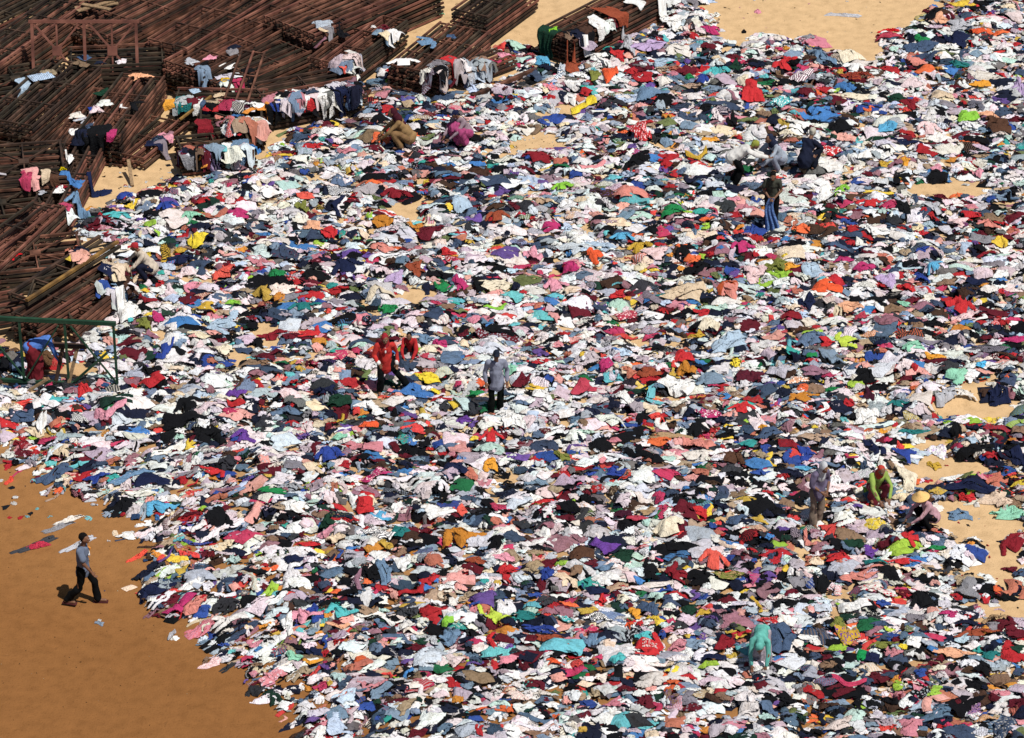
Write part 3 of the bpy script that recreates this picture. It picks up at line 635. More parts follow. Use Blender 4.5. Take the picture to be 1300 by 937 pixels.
# x, y, w, h (photograph), colour, cut, [pattern, second colour]
G = """743 130 30 20 bright yellow/strip;827 115 40 18 denim blue/flat;774 90 20 22 bright orange/flat;754 92 18 16 olive green/tee;823 57 46 12 lilac/towel;785 65 20 11 red/tee;690 75 18 18 sky blue/tee;910 87 32 13 turquoise/longsleeve;
934 80 20 16 dark green/tee;955 112 28 24 red/dress;945 99 18 16 cream/tee;813 163 26 26 red/tee/3/pale pink;682 195 38 14 dark red/longsleeve;850 25 42 24 white/sheet;862 60 30 16 offwhite/tee;902 174 22 9 amber/tee;885 193 26 16 mustard yellow/strip;
903 36 24 10 magenta/tee;892 98 16 12 royal blue/tee;875 94 12 9 green/tee;805 205 34 22 black/longsleeve;714 232 26 12 lime green/longsleeve;930 150 15 16 black/tee;840 75 28 10 pale blue/tee;760 70 34 12 white/trousers;700 108 24 12 pink/tee/3/coral;
733 103 26 14 white/dress;712 60 14 26 denim blue/trousers/1/white;735 62 20 13 white/tee;725 82 24 14 rust brown/tee;768 40 16 12 black/tee;798 28 18 26 pale grey/tee;843 100 20 10 offwhite/tee;725 122 16 12 white/tee;
995 78 32 17 red/longsleeve;1080 69 34 12 cream/towel;1045 70 30 18 denim blue/longsleeve;1087 92 38 11 maroon/longsleeve/1/rust brown;1086 120 34 10 cream/towel;1155 130 22 15 dark red/tee;1140 122 22 12 dark green/tee;1243 38 24 9 bright orange/tee;
1215 45 32 17 navy/tee;1168 56 44 13 slate blue/trousers;1185 15 24 17 black/trousers;1128 43 34 9 rose red/longsleeve;1163 75 24 13 salmon/flat;1195 120 28 15 beige/flat;1228 145 26 14 lime green/tee;1268 156 28 22 brown/towel;1256 141 32 10 peach/longsleeve;
1065 158 32 19 black/tee;1115 175 36 9 dark green/longsleeve;1150 178 38 8 navy/trousers;1217 78 24 10 teal/tee;1294 106 14 26 lilac/dress;1245 103 26 8 amber/towel;1190 211 14 13 pink/tee;1150 202 13 14 amber/tee;1125 159 24 11 sky blue/tee;
1010 154 32 17 white/dress;1003 168 26 12 cream/tee;990 125 26 18 turquoise/longsleeve/3/white;1018 96 30 14 mauve/tee/1/white;1170 47 18 12 green/tee;1195 22 22 14 peach/tee;1218 30 28 20 pale grey/tee;1085 82 28 12 white/flat;1243 215 10 10 pink/shorts;
1055 188 26 12 red/tee/3/white;1180 160 30 12 pale pink/longsleeve;1240 175 30 9 black/trousers;1028 45 16 8 grey/tee;1100 198 26 16 white/dress;1122 205 16 10 mustard yellow/tee;
1068 238 20 14 lime green/longsleeve;1105 254 36 11 red/longsleeve;1147 260 17 18 black/tee;1050 246 30 22 white/flat;1190 220 26 13 black/tee;1049 361 38 16 bright orange/flat;1072 328 24 11 magenta/towel;1098 336 28 11 magenta/tee;
1125 352 28 22 lilac/dress;1150 363 22 13 red/tee;1221 384 34 26 red/flat;1172 313 17 9 royal blue/tee;1186 336 20 13 sky blue/longsleeve;1024 381 20 19 navy/tee;1003 336 24 10 amber/tee;1255 281 30 11 salmon/longsleeve;1288 275 28 10 maroon/towel;
1034 340 26 20 pale blue/trousers;1003 400 26 13 dark red/tee;1073 428 26 21 neon yellow-green/flat;1092 246 34 12 brown/strip;1215 281 26 14 pale pink/dress;985 335 30 22 olive green/tee;1062 310 30 18 slate blue/trousers;1245 300 34 14 grey/tee;1253 320 24 10 dark red/strip;
1226 400 34 18 pale pink/tee;1110 290 36 14 white/tee;1185 260 24 18 pale grey/tee;1270 345 20 12 white/tee;1170 350 18 14 royal blue/tee;1240 355 28 18 navy/tee;1148 382 16 10 mint green/tee;1080 385 30 16 peach/tee;1095 398 20 12 rose red/tee;
1287 430 38 12 magenta/longsleeve;1216 471 28 18 mint green/flat;1256 461 34 15 white/towel/4/sky blue;1160 436 26 16 mint green/tee;1018 500 38 13 ochre/longsleeve;1100 471 28 15 black/tee;1013 480 28 14 peach/tee/3/white;1055 491 18 8 green/tee;1103 498 14 20 plum/dress;
1140 510 28 9 teal/longsleeve;1100 527 30 19 white/sheet;1120 543 16 10 amber/tee;1160 545 42 9 teal/longsleeve;1000 562 28 12 dark red/tee;1024 573 22 20 royal blue/tee;1022 592 26 10 sky blue/tee;1147 573 30 17 royal blue/flat;1110 565 24 24 navy/trousers;
1268 505 26 17 navy/trousers;1200 506 26 16 pale grey/trousers;1186 587 17 14 mustard yellow/tee;1237 577 46 12 black/trousers;1232 612 62 13 navy/trousers;1228 632 20 10 red/tee;1207 605 28 9 white/towel;1232 558 24 13 pale blue/tee;1214 543 15 15 black/tee;
1190 568 26 20 white/dress/3/lilac;1150 605 26 40 cream/sheet;1293 578 18 22 navy/tee;1035 468 34 14 mauve/tee;1188 450 26 12 amber/towel;1118 433 18 14 navy/shorts;1050 432 20 10 red/tee;1030 448 14 8 green/tee;1225 505 28 9 offwhite/tee;1022 415 24 9 brown/tee;
1105 697 17 17 purple/dress;1086 686 26 13 dark green/tee;1145 709 46 9 red/longsleeve;1066 705 32 17 red/tee;1043 738 22 24 black/tee;1000 763 44 15 black/longsleeve;1085 766 38 14 white/towel;1110 713 30 10 teal/tee;1281 650 42 15 mint green/longsleeve;
1285 688 34 26 dark red/flat;1283 719 22 12 maroon/tee;1297 724 20 18 slate blue/tee;1236 679 24 13 white/tee;1190 692 22 8 green/tee;1228 748 30 25 grey/flat;1172 756 36 22 black/longsleeve;1262 781 30 16 tan/tee;1207 777 24 11 magenta/tee;
1103 831 28 19 navy/towel/4/green;1258 828 26 15 teal/tee;1160 812 19 15 white/towel;1129 795 14 8 neon yellow-green/tee;1122 816 36 11 olive green/longsleeve;1090 728 52 13 salmon/longsleeve;1076 803 30 30 mustard yellow/dress/3/purple;990 803 34 30 slate blue/trousers;
1240 800 54 12 rust brown/longsleeve;1210 825 52 11 peach/longsleeve;1147 820 12 10 bright yellow/tee;1026 682 16 26 salmon/strip;1155 680 22 24 red/longsleeve;1110 745 44 15 offwhite/dress/3/rose red;1065 790 24 18 olive green/tee;1030 808 28 12 white/tee;
1120 790 30 9 slate blue/tee;1195 720 30 12 dark grey/strip;1218 650 28 18 denim blue/trousers;1290 800 28 14 maroon/tee;767 690 38 19 purple/flat;585 677 52 20 ochre/longsleeve;906 705 36 24 coral/longsleeve;858 725 26 28 dark red/longsleeve;825 720 20 32 black/longsleeve;
824 770 26 26 slate blue/dress;806 774 16 18 amber/tee;800 791 12 16 bright orange/tee;818 804 22 14 turquoise/tee;876 770 22 18 dark green/tee;892 775 18 14 mustard yellow/tee;668 778 34 13 teal/longsleeve;738 700 30 22 brown/tee;695 725 17 21 royal blue/tee;
688 637 34 11 red/longsleeve;848 663 38 18 cream/flat;820 647 26 11 tan/tee;808 654 26 9 rose red/towel;889 644 17 15 red/tee;935 656 28 15 slate blue/tee;760 780 36 15 black/longsleeve/2/white;785 834 20 14 turquoise/tee;697 806 34 13 rust brown/tee;
685 795 44 13 royal blue/trousers;770 717 24 14 denim blue/tee;768 732 34 14 white/flat;757 746 30 12 navy/towel;695 761 26 15 dark grey/tee;765 755 11 14 red/tee;752 808 30 18 denim blue/flat;705 838 22 10 bright orange/tee;790 650 22 12 plum/tee;
865 690 40 13 black/towel;793 703 32 24 dark green/tee;955 730 16 22 mauve/dress/1/magenta;925 727 40 14 olive green/sheet/3/tan;718 783 24 12 turquoise/tee/3/white;920 812 26 20 dark red/tee;905 833 30 16 navy/tee;960 765 14 24 mustard yellow/strip;
345 620 36 13 green/flat;463 640 22 22 red/towel;482 652 26 14 sky blue/flat/4/white;507 672 28 17 teal/tee;415 660 20 16 dark green/tee;372 707 24 14 navy/tee;415 676 26 10 pink/tee;390 688 30 11 red/longsleeve;487 722 20 40 denim blue/trousers;513 712 22 22 white/towel;
470 726 24 24 black/tee;482 703 26 20 white/flat;385 775 42 15 pink/longsleeve;397 769 16 12 royal blue/tee;432 771 40 14 turquoise/longsleeve;627 780 40 24 neon yellow-green/flat;568 783 15 11 lime green/tee;624 808 14 22 red/strip;572 803 26 17 denim blue/flat;
533 810 20 10 dark green/tee;515 772 36 18 dark grey/trousers;430 790 30 11 peach/strip;400 824 20 17 navy/tee;395 838 24 12 amber/strip;366 790 16 26 white/dress;582 645 22 17 coral/tee;643 720 26 20 red/longsleeve;605 710 28 12 rust brown/tee;640 705 28 12 pink/tee;
570 740 24 12 white/tee;372 830 22 16 mint green/tee;455 735 14 34 mauve/strip;375 642 34 16 white/tee;555 645 44 16 white/dress;610 745 22 12 white/tee;480 675 40 16 grey/sheet/1/white;543 476 34 17 bright yellow/sheet;552 495 18 8 bright yellow/tee;602 497 24 15 green/flat;
647 465 17 13 mint green/tee;662 480 24 16 maroon/tee;690 498 24 22 white/tee;623 551 30 18 red/longsleeve;650 528 38 22 white/sheet;538 450 28 12 rose red/tee;546 439 30 10 cream/longsleeve;558 434 18 12 magenta/tee;540 427 22 16 denim blue/tee;415 494 30 20 navy/trousers;
430 505 30 13 dark green/tee;430 527 12 20 mustard yellow/strip;469 536 24 9 bright orange/towel;430 551 20 12 mint green/tee;418 572 36 15 royal blue/longsleeve;490 500 20 9 coral/tee;622 586 18 18 amber/tee;478 600 40 18 magenta/dress/3/pale pink;590 529 22 12 purple/tee;
580 590 30 16 navy/tee;713 577 20 14 olive green/tee;860 488 44 22 white/sheet;863 489 17 15 dark grey/tee;925 434 42 24 pale blue/sheet;934 457 15 12 bright yellow/towel/3/black;868 450 24 22 red/tee;824 470 28 18 rust brown/flat;871 468 24 18 ochre/tee;769 460 18 18 magenta/tee;
740 490 32 19 rose red/flat;791 501 22 20 white/towel;941 514 34 14 red/flat;888 561 38 20 salmon/dress;885 544 28 18 black/longsleeve;850 550 52 11 tan/trousers;762 561 30 19 black/tee;780 595 26 14 royal blue/tee;900 522 32 12 magenta/longsleeve/3/white;930 577 32 20 brown/longsleeve;
970 541 14 10 amber/tee;975 547 36 18 slate blue/trousers;928 592 26 20 dark grey/dress;884 425 22 9 mustard yellow/tee;900 408 26 18 cream/dress;868 368 54 19 beige/sheet;800 241 42 17 salmon/flat;820 246 28 13 dark red/tee;855 264 30 12 green/tee;676 321 24 18 pink/tee;
700 285 22 12 magenta/flat;755 319 20 14 bright orange/flat;756 308 26 10 pale blue/tee;813 310 30 14 mustard yellow/longsleeve;835 316 34 16 pale pink/sheet;868 315 24 20 black/flat;942 308 30 13 magenta/longsleeve;790 297 30 10 sky blue/longsleeve;785 370 20 15 red/tee;
925 362 26 22 salmon/tee/4/rust brown;797 397 28 12 rose red/tee/3/pale pink;706 358 30 16 pink/longsleeve;725 335 20 10 magenta/tee;735 393 28 14 maroon/flat;847 371 28 8 teal/strip;960 345 28 26 pale pink/tee;386 245 24 13 coral/tee;430 239 30 14 white/towel/2/navy;505 243 38 11 dark red/longsleeve;
397 285 26 17 peach/flat;418 291 20 17 red/tee;486 277 26 14 ochre/tee;430 259 16 24 navy/strip;383 260 18 16 olive green/tee;545 291 34 17 maroon/tee;486 312 28 11 salmon/tee;568 317 20 10 red/tee;527 336 24 18 rust brown/tee;562 361 24 16 green/flat;583 357 20 24 magenta/dress;
608 358 24 16 black/tee;502 350 22 14 lilac/flat;440 333 38 20 navy/longsleeve;352 346 22 15 green/tee;385 385 40 12 teal/longsleeve;493 388 24 14 green/longsleeve;394 419 26 18 red/flat;345 422 36 13 dark red/longsleeve;631 270 30 14 rust brown/longsleeve;630 386 28 9 lime green/strip;
630 360 40 15 cream/sheet;585 256 24 16 pale blue/tee;303 268 26 17 magenta/flat;250 301 26 14 bright yellow/tee;228 314 16 9 mustard yellow/tee;150 270 34 10 turquoise/longsleeve;245 272 28 12 mint green/tee;212 258 28 13 royal blue/longsleeve;158 245 20 14 royal blue/tee;210 318 19 22 mustard yellow/towel/1/black;
285 342 26 17 coral/tee;233 325 36 12 navy/longsleeve;260 388 28 12 mustard yellow/flat;162 390 30 26 white/sheet;161 372 14 20 turquoise/towel;188 378 26 16 dark red/strip;283 408 36 28 pale blue/longsleeve;298 381 20 10 lime green/tee;200 400 15 14 magenta/tee;182 408 20 14 olive green/tee;
210 442 20 24 royal blue/flat;282 441 28 18 cream/tee;300 497 26 22 purple/flat;190 467 30 17 black/tee;240 508 38 18 black/longsleeve;106 490 22 22 red/dress;75 503 24 8 turquoise/towel;50 534 18 26 white/dress;26 561 20 16 dark red/tee;30 525 28 18 slate blue/tee;100 529 20 14 white/tee/2/black;
137 527 38 16 pink/strip;190 606 44 18 navy/flat;310 551 32 17 purple/longsleeve;262 551 46 22 black/longsleeve;272 595 30 14 red/flat;203 643 38 15 sky blue/longsleeve;196 745 46 20 navy/longsleeve;228 768 42 22 magenta/strip;250 766 30 18 salmon/trousers;163 676 24 13 white/tee;280 657 36 20 black/tee;
125 603 34 16 royal blue/dress;70 598 46 26 slate blue/trousers;10 537 26 12 red/tee;825 819 36 26 red/flat"""
LAND = [(p, ph) for _, p, ph in PEOPLE] + [((743, 130), 'the yellow strap-like cloth'), ((585, 677), 'the large ochre cloth'), ((767, 690), 'the purple cloth'), ((1049, 361), 'the bright orange shirt'),
        ((1221, 384), 'the large red spread cloth'), ((627, 780), 'the big yellow-green shirt'), ((683, 178), 'the bare sand patch mid-slope'), ((1240, 655), 'the sand clearing at the right'),
        ((1090, 40), 'the bare sand at the top'), ((300, 497), 'the violet heap'), ((70, 450), 'the green truss'), ((825, 819), 'the red printed cloth'), ((860, 488), 'the big white heap'),
        ((562, 361), 'the green and magenta pair'), ((1205, 239), 'the narrow sand strip'), ((925, 434), 'the large pale blue cloth'), ((868, 368), 'the long beige cloth'), ((1235, 514), 'the cut sand bank'),
        ((1160, 812), 'the round white bundle'), ((385, 775), 'the long pink cloth'), ((260, 180), 'the laundry-hung stacks'), ((162, 390), 'the white heap by the frames'), ((394, 419), 'the pair of red cloths'),
        ((1073, 428), 'the neon yellow-green shirt'), ((955, 112), 'the red dress near the top')]
NOUN = {'tee': ('shirt', 'shirt'), 'longsleeve': ('long-sleeved top', 'shirt'), 'trousers': ('trousers', 'trousers'), 'dress': ('dress', 'dress'), 'shorts': ('shorts', 'shorts'), 'towel': ('cloth', 'cloth'),
        'strip': ('scarf-like cloth', 'cloth'), 'sheet': ('sheet', 'cloth'), 'flat': ('spread garment', 'garment')}
used_labels = set()
def direction(dx, dy, s):
    d = math.hypot(dx, dy * 1.9) / s
    near = 'just' if d < 1.0 else ('about a body length' if d < 2.2 else 'a few steps')
    h = 'left' if dx < 0 else 'right'; v = 'behind' if dy < 0 else 'in front of'
    if abs(dx) > 2.0 * abs(dy) : return f'{near} {h} of'
    if abs(dy) > 1.2 * abs(dx): return f'{near} {v}' 
    return f"{near} {h} and {'behind' if v == 'behind' else 'in front of'}"
STATE = ['crumpled', 'bunched up', 'rumpled', 'tangled', 'creased', 'twisted', 'loosely folded', 'heaped', 'flung down', 'half folded']
def garment_label(cn, cut, pat, w_, h_, x, y, k):
    size = 'large ' if w_ * h_ > 700 else ('small ' if w_ * h_ < 200 else '')
    pt = {0: '', 1: 'striped ', 2: 'checked ', 3: 'printed ', 4: 'two-tone '}[pat]
    order = sorted(LAND, key=lambda L: math.hypot(L[0][0] - x, (L[0][1] - y) * 1.6))
    for st in [''] + [STATE[(k * 3 + q) % 10] + ' ' for q in range(3)]:
        for (lx, ly), ph in order[:3]:
            if math.hypot(lx - x, ly - y) < 12: continue
            lb = f'{size}{st}{cn} {pt}{NOUN[cut][0]} {direction(x - lx, y - ly, 54)} {ph}'
            if lb not in used_labels and len(lb.split()) <= 16:
                used_labels.add(lb); return lb
    raise RuntimeError('label ' + cn)
def mute(c):
    c = np.array(c); g = c.mean(); return np.clip((g * .10 + c * .90) * .84, .004, .76)
recs = []
for k, row in enumerate(r_ for r_ in G.replace('\n', '').split(';') if r_.strip()):
    f = row.strip().split('/'); nums = f[0].split(' ', 4)
    x, y, w_, h_ = map(float, nums[:4]); cn = nums[4]
    recs.append((x, y, w_, h_, cn, f[1], int(f[2]) if len(f) > 2 else 0, f[3] if len(f) > 3 else None, k))
print('named garments', len(recs))
recs.sort(key=lambda r_: (r_[1] // 60, r_[2] * r_[3]))
grng = np.random.default_rng(5)
def make_garment(V, pr, c, c2, pat, name, label, cat, group=None, parent=None, rs=1.0):
    m = Mass(); o0 = np.array([V[:, 0].mean(), V[:, 1].mean(), V[:, 2].min()])
    m.add(V - o0, pr, c, c2, pat, rs)
    o = link_mesh(name, m.mesh(name), smooth=True); o.location = o0
    tag(o, label, cat, group)
    return o
NAMES = {'tee': 'shirt', 'longsleeve': 'long_sleeved_shirt', 'trousers': 'trousers', 'dress': 'dress', 'shorts': 'shorts', 'towel': 'cloth', 'strip': 'scarf', 'sheet': 'bed_sheet', 'flat': 'garment'}
for (x, y, w_, h_, cn, cut, pat, cn2, k) in recs:
    pr = HI[cut][grng.integers(len(HI[cut]))]
    p0 = at(x, y, .25); hh = height(p0.x, p0.y, .3); P = at(x, y + 2, hh + .06)
    sc_ = proj(P.x, P.y, P.z)[2]; yaw = grng.uniform(0, 6.283)
    if cut in ('trousers', 'strip', 'longsleeve', 'towel') :
        yaw = (math.pi / 2 if cut in ('trousers', 'strip', 'towel') else 0) + grng.normal(0, .35) if w_ > 1.3 * h_ else (0 if cut != 'longsleeve' else math.pi / 2) + grng.normal(0, .3)
    if x < 330 and y > 590 and w_ > 20: yaw = R(42) - math.pi / 2 if cut != 'longsleeve' else R(42)
    c_, s_ = math.cos(yaw), math.sin(yaw); q = pr['x']
    ex = np.ptp(q[:, 0] * c_ - q[:, 1] * s_); ey = np.ptp(q[:, 0] * s_ + q[:, 1] * c_)
    th = math.atan2(CAM_H, P.y)
    wm = w_ / sc_ * 1.12; dm = max(.14, (h_ * 1.12 / sc_ - .07) / math.sin(th))
    sx, sy = wm / ex, min(dm, 1.6) / ey
    V = drop(pr, P.x, P.y, yaw, sx, sy, min(1.2, .3 + .7 * math.sqrt(sx * sy)) * .8, stiff=.7, lift=.012)
    c = mute(srgb(COLS[cn])); c2 = np.array(srgb(COLS[cn2])) if cn2 else c
    o = make_garment(V, pr, c, c2, pat, NAMES[cut], garment_label(cn, cut, pat, w_, h_, x, y, k), NOUN[cut][1], 'clothes that stand out on the beach', rs=math.sqrt(sx * sy))
    if (x, y) == (825, 819): RED = o; RED_V = V

# loose pieces and litter on the bare sand, and the bulk itself
mo = link_mesh('heap_of_clothes', mass.mesh('heap_of_clothes'), smooth=True)
tag(mo, 'dense carpet of washed-up mixed clothes covering the beach', 'clothes heap', kind='stuff')
lit = Mass()
def bits(n, box, sz, pal):
    for _ in range(n):
        x, y = rng.uniform(box[0], box[2]), rng.uniform(box[1], box[3]); P = at(x, y)
        if in_stack(np.array([P.x]), np.array([P.y]))[0]: continue
        pr = LO[rng.integers(len(LO))]; s = rng.uniform(*sz)
        c = jitter(srgb(pal[rng.integers(len(pal))]), rng)
        V = drop(pr, P.x, P.y, rng.uniform(0, 6.28), s, s, s * .8); lit.add(V, pr, c, c, 0)
bits(90, (100, 180, 225, 245), (.04, .16), ['F0EEE8', '4A3424', '3A2A1C', '20242C', 'C03038', '6A5038', 'E8E4D8'])
bits(30, (905, 0, 1180, 45), (.03, .12), ['F0EEE8', '4A3424', 'E0A0B0', '20242C'])
bits(40, (0, 600, 180, 660), (.05, .25), ['F0EEE8', '2A3444', '8ACCD0', '20242C', 'C03038'])
bits(60, (1180, 500, 1299, 790), (.03, .12), ['F0EEE8', '4A3424', '20242C', 'C03038', '6A5038'])
bits(30, (640, 165, 720, 195), (.03, .10), ['F0EEE8', '4A3424', '6A5038'])
bits(110, (0, 650, 300, 930), (.012, .04), ['4A3424', '3A2A1C', 'D8C8A8', '6A5038'])
bits(25, (100, 640, 260, 800), (.05, .28), ['F0EEE8', '20242C', 'C03038', '6A5038', '33507A', 'D88A90', '9FB4C8'])
bits(20, (470, 5, 600, 60), (.06, .2), ['F0EEE8', '4A3424', '3C6048', '6A5038'])
bits(60, (0, 400, 150, 500), (.1, .5), ['F0EEE8', '4A3424', '20242C', '6A5038', 'D88A90', '9FB4C8', '33507A'])
tag(link_mesh('litter', lit.mesh('litter'), smooth=True), 'small scraps and debris strewn over the bare sand', 'litter', kind='stuff')

LOOSE = [  # single pieces on open sand
    (168, 612, 60, 22, 'denim blue', 'trousers', 'long jeans washed out at the sand edge above the walking man'), (75, 668, 44, 18, 'grey', 'strip', 'grey rag strung out left of the walking man'),
    (45, 690, 60, 26, 'dark grey', 'strip', 'dark frayed strip lying farthest left on wet sand'), (48, 692, 34, 12, 'rose red', 'towel', 'rose cloth on wet sand at the left edge'),
    (88, 660, 40, 18, 'offwhite', 'strip', 'off-white strip pointing down the wet sand'), (100, 690, 46, 24, 'pale grey', 'strip', 'pale strip lying behind the walking man'),
    (175, 706, 28, 18, 'coral', 'strip', 'narrow coral strip on the wet sand right of the walker'), (205, 727, 15, 20, 'dark grey', 'towel', 'short dark cloth at the heap edge right of the walker'),
    (218, 805, 10, 16, 'pale grey', 'towel', 'lone pale rag on wet sand near the bottom'), (268, 843, 32, 14, 'pale pink', 'tee', 'pale pink bundle on the sand at the lower left'),
    (288, 812, 20, 12, 'offwhite', 'towel', 'small whitish cloth at the lower left rim of the heap'), (12, 610, 12, 14, 'coral', 'tee', 'small coral rag at the left edge of the wet sand'),
    (1070, 20, 50, 8, 'pale grey', 'strip', 'long pale rag alone on the upper bare sand'), (962, 16, 10, 8, 'pink', 'tee', 'small pink rag at the end of a red string'),
    (944, 40, 7, 6, 'black', 'towel', 'tiny black scrap on the upper bare sand'), (1128, 40, 30, 9, 'red', 'longsleeve', 'red long piece at the right rim of the upper sand'),
    (498, 4, 18, 16, 'pale blue', 'tee', 'pale blue shirt hung beside the upper stack'), (525, 22, 26, 12, 'pink', 'dress', 'pink cloth at the edge of the upper sand'),
    (543, 26, 22, 12, 'navy', 'tee', 'navy shirt beside the pink cloth near the upper frames'), (558, 18, 14, 8, 'mint green', 'tee', 'mint cloth on sand below the top stack'),
    (100, 172, 22, 12, 'offwhite', 'tee', 'whitish cloth at the near corner of the coat-hung stack'), (126, 245, 30, 16, 'navy', 'trousers', 'navy trousers at the lower edge of the sand patch'),
    (90, 228, 12, 18, 'white', 'tee', 'white shirt hanging off the frames by the sand patch'), (83, 253, 10, 6, 'bright yellow', 'tee', 'small yellow rag at the foot of the frames'),
    (100, 278, 34, 20, 'denim blue', 'longsleeve', 'denim jacket at the corner of the left stacks'), (78, 268, 16, 14, 'white', 'towel', 'white cloth at the corner of the left stacks'),
    (1240, 640, 8, 8, 'white', 'towel', 'tiny white scrap in the right-hand sand clearing'), (1180, 640, 16, 8, 'brown', 'towel', 'small brown rag behind the straw-hatted sitter')]
for (x, y, w_, h_, cn, cut, lb) in LOOSE:
    cut = {'strip': 'trousers'}.get(cut, cut); pr = HI[cut][grng.integers(5)]; P = at(x, y, .03); sc_ = proj(P.x, P.y, P.z)[2]
    yaw = R(52) - math.pi / 2 if (x < 300 and y > 590) else grng.normal(0, .4) + (math.pi / 2 if cut in ('strip', 'trousers') else 0)
    if yaw < 0: pr = dict(pr); pr['x'] = pr['x'] * np.array([.45, 1.2, 1])
    c_, s_ = math.cos(yaw), math.sin(yaw); q = pr['x']; ex = np.ptp(q[:, 0] * c_ - q[:, 1] * s_); ey = np.ptp(q[:, 0] * s_ + q[:, 1] * c_)
    sx, sy = w_ / sc_ / ex, max(.1, (h_ / sc_ - .08) / .5) / ey
    V = drop(pr, P.x, P.y, yaw, sx, sy, .9)
    make_garment(V, pr, np.array(srgb(COLS[cn])), np.array(srgb(COLS[cn])), 0, NAMES[cut], lb, NOUN[cut][1])

# ------------------------------------------------------------------ clothes hung over and laid on the frames
def drape(key, t, cn, wd, hang, over, label, end=False, pat=0, cn2=None, cat='garment', split=False, off=0.0):
    s = STACKS[key]; C = s['C']
    if end:
        along = s['wv']; outv = -s['ax']; E = C - s['ax'] * (s['L'] / 2) + s['wv'] * (t - .5) * s['W']
    else:
        along = s['ax']; outv = s['wv']; E = C + s['wv'] * (s['W'] / 2) + s['ax'] * (t - .5) * s['L']
    z0 = s['z'] + .012 + off; st = .035
    nu, nv = max(3, int(wd / st)), max(4, int((hang + over) / st))
    r = np.random.default_rng(sum(map(ord, label)))
    u = np.linspace(-wd / 2, wd / 2, nu + 1); v = np.linspace(-over, hang, nv + 1)
    U, Vv = np.meshgrid(u, v, indexing='ij'); ph, ph2 = r.uniform(0, 9, 2); rad = .05
    V0 = Vv; down = np.clip(Vv, 0, None); fl = np.clip(-Vv, 0, None)
    sk = r.uniform(-.35, .35); Us = U * (1 - r.uniform(.1, .45) * np.clip(down / max(hang, .1), 0, 1)) * (1 - r.uniform(0, .3) * np.clip(fl / max(over, .1), 0, 1)) + .16 * (vnoise(U + 20, Vv + 20, .22, int(ph * 100)) - .5) + sk * Vv
    Vv = Vv * (1 + .5 * (vnoise(U + 33, U * 0 + 3, .14, int(ph2 * 90)) - .5)) + U * r.uniform(-.4, .4)
    down = np.clip(Vv, 0, None); fl = np.clip(-Vv, 0, None)
    arc = np.clip(down / rad, 0, math.pi / 2)
    o_ = rad * np.sin(arc) + .03 * np.clip(down, 0, .5) - fl
    zz = np.where(down > 0, -rad * (1 - np.cos(arc)) - np.clip(down - rad * math.pi / 2, 0, None), 0)
    fold = np.sin(U * 26 / max(.4, wd) * .9 + ph + 1.4 * Vv) * .035 + np.sin(U * 41 + ph2) * .014
    o_ = o_ + np.where(down > 0, fold * np.clip(down * 3, 0, 1) + .045 * np.clip(down * 4, 0, 1), 0)
    zz = zz + np.where(fl > 0, abs(fold) * .6 * np.clip(fl * 4, .2, 1), 0) + rad * .2
    P = np.stack([E.x + along.x * Us + outv.x * o_, E.y + along.y * Us + outv.y * o_, z0 + zz], -1).reshape(-1, 3)
    P[:, 2] = np.maximum(P[:, 2], .03)
    i, j = np.meshgrid(np.arange(nu), np.arange(nv), indexing='ij'); n = nv + 1
    Q = np.stack([i * n + j, (i + 1) * n + j, (i + 1) * n + j + 1, i * n + j + 1], -1)
    if split:
        keep = ~((abs(i - nu / 2) < max(1, nu * .1)) & (j > nv * .45)); Q = Q[keep]
    pr = dict(q=Q.reshape(-1, 4), rest=np.stack([U, V0], -1).reshape(-1, 2))
    c = mute(srgb(COLS[cn])); c2 = mute(srgb(COLS[cn2])) if cn2 else c
    return make_garment(P, pr, c, c2, pat, cat if cat != 'garment' else 'hanging_garment', label, cat)
